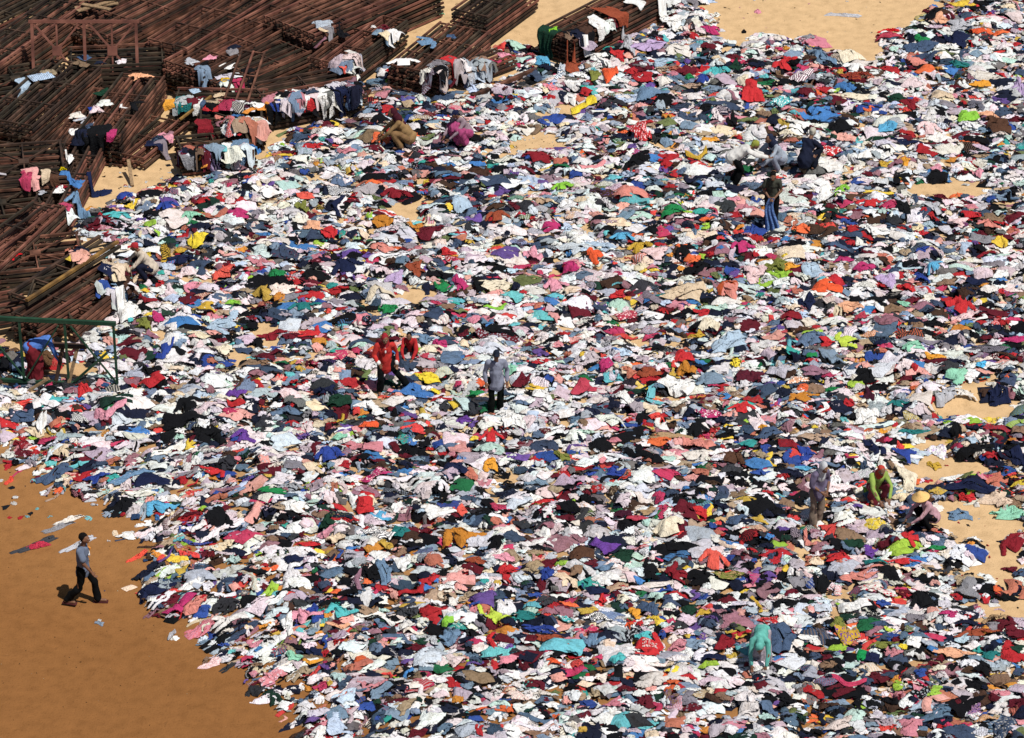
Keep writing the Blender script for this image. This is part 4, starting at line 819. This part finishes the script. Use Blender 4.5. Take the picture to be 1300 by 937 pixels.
DR = [('A6', .12, 'black', .75, .85, .5, 'black coat hanging off the near corner of the upper right stack', 0), ('A6', .30, 'white', .55, .35, .5, 'white shirt laid over the edge right of the black coat', 0),
      ('A6', .50, 'rust brown', .65, .5, .8, 'brown blanket hung over the upper right stack', 0), ('A6', .74, 'white', .5, .1, .5, 'white top lying on the upper right stack beyond the blanket', 0),
      ('A4', .08, 'dark grey', .7, .5, .4, 'striped grey blanket humped over the near stack end', 0), ('A4', .3, 'red', .4, .45, .3, 'red jumper hung beside the striped grey blanket', 0),
      ('A5', .1, 'pale grey', .4, .35, .3, 'pale grey shirt hanging right of the red jumper', 0), ('A5', .4, 'dark grey', .35, .35, .2, 'charcoal shirt hanging lowest by the small stack', 0),
      ('A3', .12, 'black', .45, .5, .4, 'black trousers with white seam hung on the ladder stack', 0), ('A3', .0, 'coral', .5, .3, .4, 'coral jumper over the near end of the ladder stack', 0),
      ('B2', .10, 'royal blue', .6, .3, .3, 'violet blue towel hung left of the white trousers', 0), ('B2', .30, 'white', .6, .4, .5, 'white cloth thrown across the edge below the leaning ladder', 0),
      ('B2', .42, 'red', .5, .35, .3, 'dark red cloth hung in the middle of the laundry row', 0), ('B2', .58, 'white', .5, .8, .3, 'white trousers hanging with both legs down', 1),
      ('B2', .75, 'navy', .55, .75, .3, 'navy trousers hanging right of the white ones', 1), ('B2', .9, 'slate blue', .5, .6, .4, 'blue jeans hanging at the far end of the row', 0),
      ('B2', .02, 'black', .5, .75, .2, 'black trousers hanging near the violet blue towel', 1),
      ('B4', .12, 'teal', .5, .3, .4, 'teal shirt hung over the front of the long low stack', 0), ('B4', .28, 'white', .4, .25, .4, 'white shirt hung right of the teal shirt', 0),
      ('B4', .02, 'amber', .7, .15, .3, 'orange cloth lying along the stack left of the slate shirt', 0), ('B4', .36, 'slate blue', .3, .45, .2, 'slate shirt hanging under the white shirt', 0),
      ('B4', .75, 'white', .35, .3, .3, 'white shirt hung beside the dark purple one', 0), ('B4', .84, 'plum', .25, .3, .3, 'dark purple cloth beside the hanging white shirt', 0),
      ('B5', .12, 'dark red', .6, .35, .4, 'dark red jumper heaped on the end of the braced stack', 0), ('B5', .68, 'tan', .35, .75, .6, 'tan trousers bent over the braced stack', 1),
      ('B5', .86, 'pale blue', .35, .6, .4, 'pale jeans hung at the end of the braced stack', 0), ('B5', .5, 'denim blue', .45, .35, .3, 'faded denim shirt hung in front of the braced stack', 0),
      ('B6', .10, 'grey', .5, .5, .2, 'grey shirt hanging nearest the bare sand', 0), ('B6', .24, 'black', .4, .6, .4, 'charcoal trousers hanging beside the grey shirt', 1),
      ('B6', .42, 'lilac', .55, .6, .3, 'pale lilac blouse hanging in the front row', 0), ('B6', .58, 'red', .3, .2, .2, 'small red cloth on top of the lilac blouse', 0),
      ('B6', .70, 'white', .4, .7, .4, 'white trousers hanging at the front of the braced stack', 1), ('B6', .82, 'denim blue', .5, .6, .5, 'light blue jeans hanging over the front stack corner', 0),
      ('B6', .94, 'brown', .3, .6, .3, 'dark brown cloth hanging at the corner of the front stack', 0), ('B6', .5, 'black', .4, .7, .2, 'black skirt hanging beneath the lilac blouse', 0),
      ('C8', .5, 'pale blue', .5, .2, .5, 'pale blue cloth lying on the stack at the far left', 0), ('S2', .55, 'pink', .4, .15, .3, 'pink shirt spread on the low frames by the sand', 0),
      ('S2', .35, 'navy', .4, .2, .3, 'navy cloth left of the pink shirt on low frames', 0), ('F2', .85, 'navy', .5, .4, .4, 'navy shirt over the end of the beams left of the seated man', 0),
      ('F3', .98, 'turquoise', .3, .4, .1, 'turquoise towel hanging at the beam end', 0), ('F3', .85, 'denim blue', .35, .5, .2, 'grey-blue jeans hanging above the green truss', 0),
      ('D1', .75, 'beige', .35, .25, .3, 'beige shirt caught on the braced frame at the left', 0), ('D1', .85, 'brown', .3, .3, .1, 'brown cloth beneath the beige shirt on the frames', 0)]
for key, t, cn, wd, hg, ov, lb, sp in DR:
    pat, cn2 = (1, 'pale grey') if lb.startswith('striped') else (0, None)
    drape(key, t, cn, wd * .8, hg * (.75 + .5 * random.random()), ov, lb, pat=pat, cn2=cn2, split=bool(sp), off=.02 * (DR.index((key, t, cn, wd, hg, ov, lb, sp)) % 3))
drape('S1', .35, 'black', .85, .9, .4, 'long black coat hung over the end of the centre left stack', end=True)
drape('S1', .8, 'magenta', .3, .2, .3, 'small crimson cloth on the stack end beside the black coat', end=True)
drape('A6', .25, 'dark green', .6, .8, .3, 'dark green coat hung on the end of the upper right stack', end=True)
def on_top(key, t, s_, cn, cut, size, label, stretch=1.0):
    s = STACKS[key]; C = s['C'] + s['ax'] * (t - .5) * s['L'] + s['wv'] * s_ * s['W']
    pr = HI[cut][grng.integers(5)]; q = pr['x']; yaw = grng.uniform(0, 6.28); c_, s__ = math.cos(yaw), math.sin(yaw)
    V = np.column_stack([(q[:, 0] * c_ - q[:, 1] * s__) * size * stretch + C.x, (q[:, 0] * s__ + q[:, 1] * c_) * size + C.y, q[:, 2] * size * .6 + s['z'] + .012])
    c = np.array(srgb(COLS[cn])); make_garment(V, pr, c, c, 0, NAMES[cut], label, NOUN[cut][1])
for a in [('S1', .95, 0, 'peach', 'tee', .9, 'salmon peach shirt at the foot of the standing frame'), ('C3', .9, 0, 'dark green', 'dress', .8, 'dark green cloth on frames below the peach shirt'),
          ('C3', .62, 0, 'royal blue', 'tee', .45, 'small royal blue cloth on the left stacks'), ('C3', .4, .1, 'pale grey', 'longsleeve', .7, 'pale grey top beneath the small royal blue cloth'),
          ('C3', .2, 0, 'white', 'tee', .6, 'white shirt lying on the stack above the braced frame'), ('S1', .45, .1, 'white', 'strip', .4, 'thin white rag on the centre left stack'),
          ('S1', .5, .35, 'black', 'strip', 1.0, 'long black scarf lying down the centre left stack'), ('A1', .05, 0, 'pale grey', 'tee', .7, 'pale cloth at the near end of the diagonal stack'),
          ('A1', .12, .2, 'pink', 'tee', .6, 'pink cloth tucked in the diagonal stack'), ('B1', .3, 0, 'white', 'tee', .8, 'white shirt under the leaning ladder'), ('B1', .1, .3, 'mustard yellow', 'tee', .6, 'yellow printed cloth left of the leaning ladder'),
          ('A2', .1, .45, 'beige', 'strip', .7, 'beige rag at the near end of the wide stack'), ('A4', .55, -.3, 'denim blue', 'flat', .7, 'faded blue shirt spread on the upper frames'),
          ('A4', .75, .0, 'slate blue', 'tee', .5, 'slate cloth lying on the middle of the upper frames'), ('A4', .1, -.3, 'white', 'flat', .7, 'white shirt over the corner of the upper frames'),
          ('A3', .75, .0, 'white', 'tee', .3, 'tiny white rag on the ladder stack near the sand'), ('A5', .9, .1, 'pink', 'dress', .6, 'pink shirt on the far end of the small stack'), ('B4', .5, -.1, 'beige', 'towel', .5, 'beige cloth lying on the long low stack'),
          ('B4', .2, -.3, 'pale blue', 'tee', .5, 'pale blue cloth behind the teal shirt'), ('B5', .3, 0, 'salmon', 'tee', .4, 'salmon rag on the braced stack'), ('D2', .3, 0, 'dark red', 'tee', .45, 'dark red rag on the rails left of the sand patch'),
          ('D2', .22, -.4, 'pale grey', 'tee', .4, 'pale grey rag beside the dark red one on the rails'), ('E2', .05, .1, 'dark green', 'towel', .6, 'dark green cloth on the braced frame at the left edge'),
          ('E2', .3, .1, 'red', 'strip', .5, 'red strip on the braced frame at the left edge'), ('C7', .15, .1, 'slate blue', 'tee', .6, 'slate cloth in the shade behind the standing frame'),
          ('A6', .05, -.2, 'lime green', 'tee', .6, 'lime green cloth on the corner behind the black coat')]:
    on_top(*a)

# ------------------------------------------------------------------ people
def blob_mesh(name, prims, voxel, mat, parent, noise=0.0, smooth_it=3, seed=0):
    """prims: ('c', p, q, r0, r1) tapered limb, ('e', centre, radii, rotation) rounded volume; merged into one continuous skin"""
    bm = bmesh.new()
    def sph(c, r, rot=None, n=10):
        M = Matrix.Translation(Vector(c)) @ (rot.to_matrix().to_4x4() if rot else Matrix()) @ Matrix.Diagonal((*r, 1))
        bmesh.ops.create_icosphere(bm, subdivisions=2, radius=1, matrix=M)
    for p in prims:
        if p[0] == 'c':
            _, a, b, r0, r1 = p; a, b = Vector(a), Vector(b); n = max(2, int((b - a).length / (min(r0, r1) * .55)) + 1); n = min(n, 12)
            sph(a, (r0,) * 3); sph(b, (r1,) * 3)
            d = b - a
            if d.length > 1e-5:
                M = Matrix.Translation((a + b) / 2) @ d.to_track_quat('Z', 'Y').to_matrix().to_4x4()
                bmesh.ops.create_cone(bm, cap_ends=True, segments=12, radius1=r0, radius2=r1, depth=d.length, matrix=M)
        else: sph(p[1], p[2], p[3] if len(p) > 3 else None)
    me = bpy.data.meshes.new(name); bm.to_mesh(me); bm.free()
    o = bpy.data.objects.new(name, me); col.objects.link(o)
    md = o.modifiers.new('r', 'REMESH'); md.mode = 'VOXEL'; md.voxel_size = voxel; md.use_smooth_shade = True
    sm = o.modifiers.new('s', 'SMOOTH'); sm.factor = .5; sm.iterations = smooth_it
    dg = bpy.context.evaluated_depsgraph_get(); res = bpy.data.meshes.new_from_object(o.evaluated_get(dg)); o.modifiers.clear(); o.data = res; res.name = name
    bpy.data.meshes.remove(me)
    if noise:
        k = len(res.vertices); co = np.empty(k * 3, np.float32); res.vertices.foreach_get('co', co); co = co.reshape(-1, 3)
        nn = np.empty(k * 3, np.float32); res.vertices.foreach_get('normal', nn); nn = nn.reshape(-1, 3)
        f = (vnoise(co[:, 0] + co[:, 2] * .5 + 5, co[:, 2] * .6 + co[:, 1] + 5, .10, seed) - .5) + .35 * (vnoise(co[:, 0] + co[:, 1] + 7, co[:, 2] * .5 + 7, .06, seed + 1) - .5)
        co = co + nn * (f * noise)[:, None]; res.vertices.foreach_set('co', co.astype(np.float32).ravel()); res.update()
    res.materials.clear(); res.materials.append(mat)
    res.polygons.foreach_set('use_smooth', np.ones(len(res.polygons), bool))
    o.parent = parent; return o
from mathutils import Quaternion
POSES = {
 'walk': dict(pel=(0, 0, .88), che=(0, .03, 1.22), nek=(0, .04, 1.38), hed=(0, .09, 1.52), sh=((-.17, .03, 1.34), (.17, .03, 1.34)), el=((-.23, -.10, 1.10), (.22, .10, 1.10)), wr=((-.21, -.14, .86), (.2, .24, .90)),
              hp=((-.09, 0, .86), (.09, 0, .86)), kn=((-.1, .20, .48), (.1, -.06, .46)), an=((-.1, .24, .09), (.1, -.34, .14))),
 'stand': dict(pel=(0, 0, .9), che=(0, .02, 1.24), nek=(0, .03, 1.40), hed=(0, .07, 1.53), sh=((-.175, .02, 1.35), (.175, .02, 1.35)), el=((-.25, -.02, 1.10), (.25, -.02, 1.10)), wr=((-.24, .10, .88), (.24, .10, .88)),
               hp=((-.09, 0, .87), (.09, 0, .87)), kn=((-.1, .03, .47), (.11, .02, .47)), an=((-.1, -.02, .08), (.12, .0, .08))),
 'lookdown': dict(pel=(0, 0, .9), che=(0, .05, 1.22), nek=(0, .1, 1.37), hed=(0, .18, 1.48), sh=((-.165, .08, 1.33), (.165, .08, 1.33)), el=((-.22, .08, 1.08), (.22, .08, 1.08)), wr=((-.08, .24, .96), (.08, .24, .96)),
                  hp=((-.09, 0, .87), (.09, 0, .87)), kn=((-.1, .03, .47), (.11, .02, .47)), an=((-.09, -.02, .08), (.10, .03, .08))),
 'stride': dict(pel=(0, 0, .80), che=(0, .06, 1.14), nek=(0, .08, 1.31), hed=(0, .14, 1.43), sh=((-.18, .06, 1.27), (.18, .06, 1.27)), el=((-.27, .0, 1.03), (.26, .10, 1.03)), wr=((-.26, .10, .80), (.16, .26, .90)),
                hp=((-.09, 0, .78), (.09, 0, .78)), kn=((-.28, .10, .50), (.12, .12, .42)), an=((-.50, -.05, .12), (.14, .02, .06))),
 'bend': dict(pel=(0, -.12, .82), che=(0, .22, .93), nek=(0, .38, .88), hed=(0, .50, .80), sh=((-.16, .33, .88), (.16, .33, .88)), el=((-.19, .42, .62), (.19, .42, .62)), wr=((-.15, .52, .38), (.15, .52, .38)),
              hp=((-.09, -.12, .80), (.09, -.12, .80)), kn=((-.12, -.02, .44), (.12, -.04, .44)), an=((-.12, -.08, .08), (.13, -.06, .08))),
 'reach': dict(pel=(0, -.12, .74), che=(0, .16, .93), nek=(0, .30, .98), hed=(0, .42, 1.02), sh=((-.16, .25, .95), (.16, .25, .95)), el=((-.17, .46, .80), (.17, .48, .84)), wr=((-.12, .66, .72), (.12, .72, .76)),
               hp=((-.09, -.12, .72), (.09, -.12, .72)), kn=((-.12, .10, .42), (.12, .10, .42)), an=((-.12, -.08, .08), (.13, -.06, .08))),
 'squat': dict(pel=(0, -.14, .25), che=(0, .06, .58), nek=(0, .14, .74), hed=(0, .24, .84), sh=((-.16, .10, .68), (.16, .10, .68)), el=((-.22, .32, .46), (.22, .32, .46)), wr=((-.12, .52, .26), (.12, .52, .26)),
               hp=((-.1, -.12, .26), (.1, -.12, .26)), kn=((-.19, .26, .46), (.19, .26, .46)), an=((-.15, .06, .08), (.15, .06, .08))),
}
SKIN = varied('skin', (.16, .075, .042), .12, 14, .55, .3)
EYE_W = base_mat('eye_white', (.4, .38, .34), .3, .5)[0]
HAIR = varied('black_hair', (.006, .005, .005), .3, 40, .9, .08)
_pm = {}
def pmat(h):
    if h not in _pm: _pm[h] = varied('fabric_' + h, tuple(float(q) for q in (np.array(srgb(h)) * .66 + np.mean(srgb(h)) * .08)), .14, 10, .9, .1, .4)
    return _pm[h]
def person(key, pose, face_deg, label, top, bottom, head='hair', head_c='101014', sleeve='long', bottom_kind='trousers', sc_=1.0, sink=.10, extra=None, feet=None):
    x, y = next(p for k_, p, _ in PEOPLE if k_ == key)
    g = at(x, y, .15); hz = height(g.x, g.y, .25); g = at(x, y, max(0, hz - sink * .5)); z = max(0, hz - sink)
    if key == 'walker': z = float(ground_z(g.x, g.y)) - .004
    root = empty('person', (g.x, g.y, z), R(face_deg) - math.pi / 2); root.scale = (sc_,) * 3
    tag(root, label, 'person')
    J = {k_: (Vector(v) if not isinstance(v[0], tuple) else [Vector(q) for q in v]) for k_, v in POSES[pose].items()}
    P = []; a = P.append
    sp = J['che'] - J['pel']
    q = Vector((0, 0, 1)).rotation_difference(sp.normalized())
    a(('e', J['pel'], (.135, .095, .11), q)); a(('e', J['pel'] + sp * .5, (.12, .085, .18), q)); a(('e', J['che'], (.14, .095, .14), q))
    a(('c', J['che'] + sp.normalized() * .08, J['nek'], .07, .052)); a(('c', J['nek'], J['hed'], .052, .05))
    hd = (J['hed'] - J['nek']).normalized(); hq = Vector((0, 0, 1)).rotation_difference((hd + Vector((0, -.35, 1))).normalized())
    fw = hq @ Vector((0, 1, 0)); up = hq @ Vector((0, 0, 1)); rt = Vector((1, 0, 0)); hc = J['hed'] + up * .03
    a(('e', hc, (.074, .09, .11), hq)); a(('e', hc + fw * .045 - up * .05, (.048, .045, .05), hq))       # skull, jaw
    a(('c', hc + fw * .09 + up * .008, hc + fw * .108 - up * .028, .010, .015))                          # nose
    a(('c', hc + fw * .083 - up * .055 - rt * .018, hc + fw * .083 - up * .055 + rt * .018, .010, .010))   # lips
    for s_ in (-1, 1):
        a(('e', hc + rt * s_ * .076 - up * .008, (.010, .02, .03), hq)); a(('c', hc + fw * .078 + up * .022 + rt * s_ * .014, hc + fw * .074 + up * .022 + rt * s_ * .042, .010, .009))
    for i_ in (0, 1):
        s_ = -1 if i_ == 0 else 1
        sh, el, wr, hp, kn, an = (J[k_][i_] for k_ in ('sh', 'el', 'wr', 'hp', 'kn', 'an'))
        a(('c', J['che'] + sp.normalized() * .05, sh, .06, .045)); a(('c', sh, el, .044, .038)); a(('c', el, wr, .040, .026))
        a(('c', hp, kn, .085, .056)); a(('c', kn, kn.lerp(an, .35), .054, .056)); a(('c', kn.lerp(an, .35), an, .056, .036))
        tdir = Vector((0.12 * s_, 1, 0)); toe = an + tdir * .15 - Vector((0, 0, .045)); heel = an - tdir * .045 - Vector((0, 0, .04))
        a(('c', heel, toe, .035, .034)); a(('c', an, an + tdir * .05 - Vector((0, 0, .03)), .038, .034))
        # hand: palm, four unequal fingers bent, thumb from the side
        hv = (wr - el).normalized(); side = hv.cross(Vector((0, 1, 0)) if abs(hv.y) < .8 else Vector((0, 0, 1))).normalized(); nrm = side.cross(hv).normalized()
        if nrm.y < 0: nrm = -nrm
        pc = wr + hv * .055; a(('e', pc, (.04, .018, .048), Matrix((side, nrm, hv)).transposed().to_quaternion()))
        a(('c', wr, pc, .025, .024))
        for f_, (o_, l_) in enumerate(((-.028, .060), (-.010, .072), (.010, .068), (.028, .052))):
            b0 = wr + hv * .09 + side * o_; b1 = b0 + hv * l_ * .55 + nrm * .008; b2 = b1 + (hv * .6 + nrm * .8).normalized() * l_ * .5
            a(('c', b0, b1, .0098, .009)); a(('c', b1, b2, .009, .0078))
        t0 = wr + hv * .03 - side * .03 * s_; t1 = t0 - side * s_ * .03 + hv * .035 + nrm * .01; a(('c', t0, t1, .012, .010)); a(('c', t1, t1 + hv * .03 + nrm * .012, .010, .009))
    blob_mesh('body', P, .0095, SKIN, root, smooth_it=2)
    for s_ in (-1, 1):
        bm = bmesh.new(); bmesh.ops.create_icosphere(bm, subdivisions=2, radius=.009, matrix=Matrix.Translation(hc + fw * .080 + up * .008 + rt * s_ * .029)); link_mesh('eye', bm_mesh('eye', bm, EYE_W), parent=root, smooth=True)
    # top
    T = []; a = T.append; sw = sp.normalized()
    a(('e', J['pel'] + sw * (-.02 if sleeve != 'crop' else .05), (.175, .135, .13), q)); a(('e', J['pel'] + sp * .5, (.165, .128, .2), q)); a(('e', J['che'], (.162, .128, .160), q)); a(('c', J['pel'] - sw * (.0 if pose in ('squat', 'bend', 'reach') else .13), J['che'], .186 if sleeve == 'long' else .135, .118))
    for i_ in (0, 1):
        sh, el, wr = J['sh'][i_], J['el'][i_], J['wr'][i_]
        a(('c', J['che'] + sw * .07, sh, .085, .066)); a(('c', J['che'] + sw * .06, J['nek'] - sw * .03, .12, .07))
        if sleeve == 'long': a(('c', sh, el, .066, .054)); a(('c', el, el.lerp(wr, .9), .052, .043))
        else: a(('c', sh, sh.lerp(el, .62), .066, .064))
    if sleeve == 'tunic' or (extra and 'tunic' in extra):
        a(('c', J['pel'], J['pel'].lerp((J['kn'][0] + J['kn'][1]) / 2, .55), .17, .19))
    blob_mesh('jacket' if sleeve == 'long' else 'shirt', T, .014, pmat(top), root, noise=.038, seed=len(key))
    # bottom
    T = []; a = T.append
    if bottom_kind == 'trousers':
        a(('e', J['pel'] - sw * .04, (.165, .125, .12), q))
        for i_ in (0, 1):
            hp, kn, an = J['hp'][i_], J['kn'][i_], J['an'][i_]; a(('c', hp, kn, .098, .074)); a(('c', kn, kn.lerp(an, .97), .074, .078))
        blob_mesh('trousers', T, .014, pmat(bottom), root, noise=.036, seed=3)
    else:
        kn = (J['kn'][0] + J['kn'][1]) / 2; an = (J['an'][0] + J['an'][1]) / 2
        a(('c', J['pel'], kn, .16, .19)); a(('c', kn, an.lerp(kn, .1), .19, .21))
        for i_ in (0, 1): a(('c', J['hp'][i_], J['kn'][i_], .12, .12)); a(('c', J['kn'][i_], J['an'][i_], .12, .12))
        blob_mesh('skirt', T, .014, pmat(bottom), root, noise=.06, seed=4)
    T = []; a = T.append
    if head == 'hair':
        a(('e', hc + up * .040 - fw * .034, (.088, .096, .092), hq)); a(('e', hc - fw * .05 - up * .02, (.068, .05, .07), hq)); blob_mesh('hair', T, .011, HAIR, root, noise=.03, seed=8)
    elif head in ('cap', 'turban'):
        a(('e', hc + up * .035 - fw * .012, (.088, .102, .095), hq)); a(('e', hc - fw * .05 - up * .01, (.07, .055, .07), hq))
        if head == 'cap': a(('e', hc + fw * .12 + up * .045, (.07, .06, .014), hq))
        blob_mesh('cap' if head == 'cap' else 'headcloth', T, .011, pmat(head_c), root, noise=.02, seed=8)
    elif head == 'scarf':
        a(('e', hc + up * .03 - fw * .035, (.093, .098, .112), hq)); a(('c', hc - fw * .05 - up * .05, J['nek'] - Vector((0, .03, .04)), .085, .12)); a(('c', J['nek'], J['che'], .10, .13))
        blob_mesh('headscarf', T, .012, pmat(head_c), root, noise=.035, seed=8)
    elif head == 'straw':
        bm = bmesh.new(); prof = [(.0, .16), (.05, .145), (.10, .085), (.125, .055), (.215, .005), (.22, -.005), (.12, .035), (.09, .06), (.0, .12)]
        vs = [[bm.verts.new(Matrix.Translation(hc + up * .02) @ hq.to_matrix().to_4x4() @ Vector((r_ * math.cos(t_), r_ * math.sin(t_), z_))) for t_ in np.linspace(0, 2 * math.pi, 28, endpoint=False)] for r_, z_ in prof]
        for u_, v_ in zip(vs, vs[1:]):
            for k_ in range(28): bm.faces.new((u_[k_], u_[(k_ + 1) % 28], v_[(k_ + 1) % 28], v_[k_]))
        bmesh.ops.remove_doubles(bm, verts=bm.verts, dist=.0005)
        link_mesh('straw_hat', bm_mesh('straw_hat', bm, varied('straw', srgb('D8B070'), .2, 60)), parent=root, smooth=True)
    if feet:
        for i_ in (0, 1):
            an = J['an'][i_]; s_ = -1 if i_ == 0 else 1; tdir = Vector((0.12 * s_, 1, 0))
            bm = bmesh.new(); bar(bm, an - tdir * .09 - Vector((0, 0, .072)), an + tdir * .20 - Vector((0, 0, .078)), .10, .022); link_mesh('sandal', bm_mesh('sandal', bm, pmat(feet)), parent=root)
    return root, J
# face angle: 0 = towards the right of the picture, 90 = away, 270 = towards the camera
r1, J1 = person('walker', 'walk', 352, 'man in blue-grey shirt and black trousers walking alone over bare sand', '6B7890', '0E1012', 'hair', sleeve='short', sink=0, feet='5A2A2C', sc_=1.04)
for lbl, ax_, c in (('orange', .045, 'F0962A'), ('white', -.02, 'E8E8E8')):
    bm = bmesh.new(); bar(bm, J1['che'] + Vector((-.105 if lbl == 'white' else -.13, .085, .0 if lbl == 'white' else .055)), J1['che'] + Vector((.03 if lbl == 'white' else -.08, .14, -.03 if lbl == 'white' else .05)), .035, .03)
    o = link_mesh('shirt_print', bm_mesh('shirt_print', bm, pmat(c)), parent=r1); o['label'] = f'{lbl} mark on the shirt chest'
rR, JR = person('redjacket', 'stride', 275, 'man in bright red long-sleeved jacket and red cap stepping over the clothes', 'D02A22', '0D1114', 'scarf', 'A81C2A', sink=.22)
for nm, prm in (('cuff', [('c', JR['el'][0].lerp(JR['wr'][0], .86), JR['wr'][0], .052, .050)]), ('cuff', [('c', JR['el'][1].lerp(JR['wr'][1], .86), JR['wr'][1], .052, .050)]),
                ('collar_placket', [('c', JR['nek'] + Vector((0, .075, -.05)), JR['che'] + Vector((0, .135, .0)), .028, .022)])):
    blob_mesh(nm, prm, .012, pmat('F2EEEA'), rR)
person('redcrouch', 'squat', 265, 'crouching figure in red top behind the man in the red jacket', 'C01C22', '141824', 'hair', sink=.12, sc_=.8)
person('greyman', 'stand', 275, 'standing man in pale grey open jacket, dark cap and black trousers', '8E93A8', '0D1210', 'cap', '20283A', sink=.16)
person('purple', 'lookdown', 300, 'standing figure in purple grey top and pale headscarf looking down', '6E6480', '8E7C6C', 'scarf', 'C9CCD2', sink=.10)
person('lime', 'squat', 285, 'crouching figure in lime green top and orange-red headcloth sorting clothes', '9CB850', '8A3044', 'scarf', 'C83C28', sink=.02, sc_=.96)
person('straw', 'squat', 200, 'seated figure in conical straw hat and pink checked shirt at the sand clearing', 'C89AA4', '101014', 'straw', sink=.02, sc_=.9)
person('whitebend', 'reach', 5, 'bending man in white shirt and olive cap reaching to the right', 'E2E0DC', '08090C', 'turban', '9AA03A', sink=.08, sc_=1.05)
person('darkhood', 'squat', 210, 'crouching figure in dark blue hood behind the one holding blue cloth', 'A9B4C4', '8A93A6', 'scarf', '28304A', sink=.0, sc_=1.05)
person('capback', 'squat', 60, 'crouching figure with pale cap and dark navy clothes near the top right', '1C2238', '151A2A', 'turban', 'B9B4A4', sink=.0, sc_=1.08)
rS, JS = person('sarong', 'lookdown', 262, 'dark standing figure in olive grey shirt holding up blue cloth', '4A4C42', '14141A', 'hair', sleeve='short', sink=.1)
person('tan', 'squat', 180, 'crouching figure in tan coat and dark plum headscarf left of yellow cloth', 'A07E50', '8A6A44', 'scarf', '4A1A28', sink=.0, sc_=1.12)
person('mauve', 'squat', 215, 'crouching figure in mauve top, magenta skirt and navy cap', 'A08894', 'B04078', 'cap', '1C2346', sink=.0, bottom_kind='skirt')
person('beige', 'squat', 195, 'seated man in beige shirt and red cap beside the left frames', 'D8C8B4', '1A1E34', 'cap', 'B8222C', sink=.0)
person('turquoise', 'bend', 262, 'bending figure in turquoise top and pale skirt at the bottom edge', '62BDB0', 'B2A6B0', 'scarf', '62BDB0', sink=.16, sc_=.95, bottom_kind='skirt')
person('bluebend', 'bend', 20, 'stooping figure in bright blue shirt under the green truss', '4A7CD0', '7A1C28', 'hair', sink=.05, bottom_kind='skirt')
# blue cloth held by the dark figure
n = 15; u = np.linspace(-1, 1, n); v = np.linspace(0, 1, n); U, Vv = np.meshgrid(u, v, indexing='ij')
wdt = .07 + .13 * Vv; xx = U * wdt + .05 * np.sin(Vv * 5); zz = .96 - .86 * Vv; yy = .30 + .06 * np.sin(U * 9 + Vv * 3) * Vv + .10 * Vv
Mx = Matrix.Translation(rS.location) @ Matrix.Rotation(rS.rotation_euler.z, 4, 'Z')
P = np.array([Mx @ Vector(p) for p in np.stack([xx, yy, zz], -1).reshape(-1, 3)])
i, j = np.meshgrid(np.arange(n - 1), np.arange(n - 1), indexing='ij'); Q = np.stack([i * n + j, (i + 1) * n + j, (i + 1) * n + j + 1, i * n + j + 1], -1).reshape(-1, 4)
c = np.array(srgb('5A78AE')); make_garment(P, dict(q=Q, rest=np.stack([U * .3, Vv], -1).reshape(-1, 2)), c, c, 0, 'cloth', 'long blue cloth held up by the dark standing figure', 'cloth')

# faded white lettering across the red cloth
def red_print():
    V = RED_V; c = V.mean(0); bm = bmesh.new()
    glyphs = ['111101111', '111100111', '110101110', '111101111', '011110111']
    def zat(x, y): return float(V[np.argmin((V[:, 0] - x) ** 2 + (V[:, 1] - y) ** 2), 2])
    for g, pat in enumerate(glyphs):
        for q in range(9):
            if pat[q] == '0': continue
            i_, j_ = q % 3, q // 3
            x = c[0] + (g - 2) * .062 + (i_ - 1) * .018; y = c[1] + .02 - (j_ - 1) * .045 - abs(g - 2) * .012
            vs = [bm.verts.new((x + a_ * .008, y + b_ * .019, max(zat(x, y), zat(x + a_ * .01, y + b_ * .02)) + .012) - np.array(RED.location)) for a_, b_ in ((-1, -1), (1, -1), (1, 1), (-1, 1))]
            bm.faces.new(vs)
    link_mesh('printed_lettering', bm_mesh('printed_lettering', bm, pmat('F0C8C4')), parent=RED)
red_print()
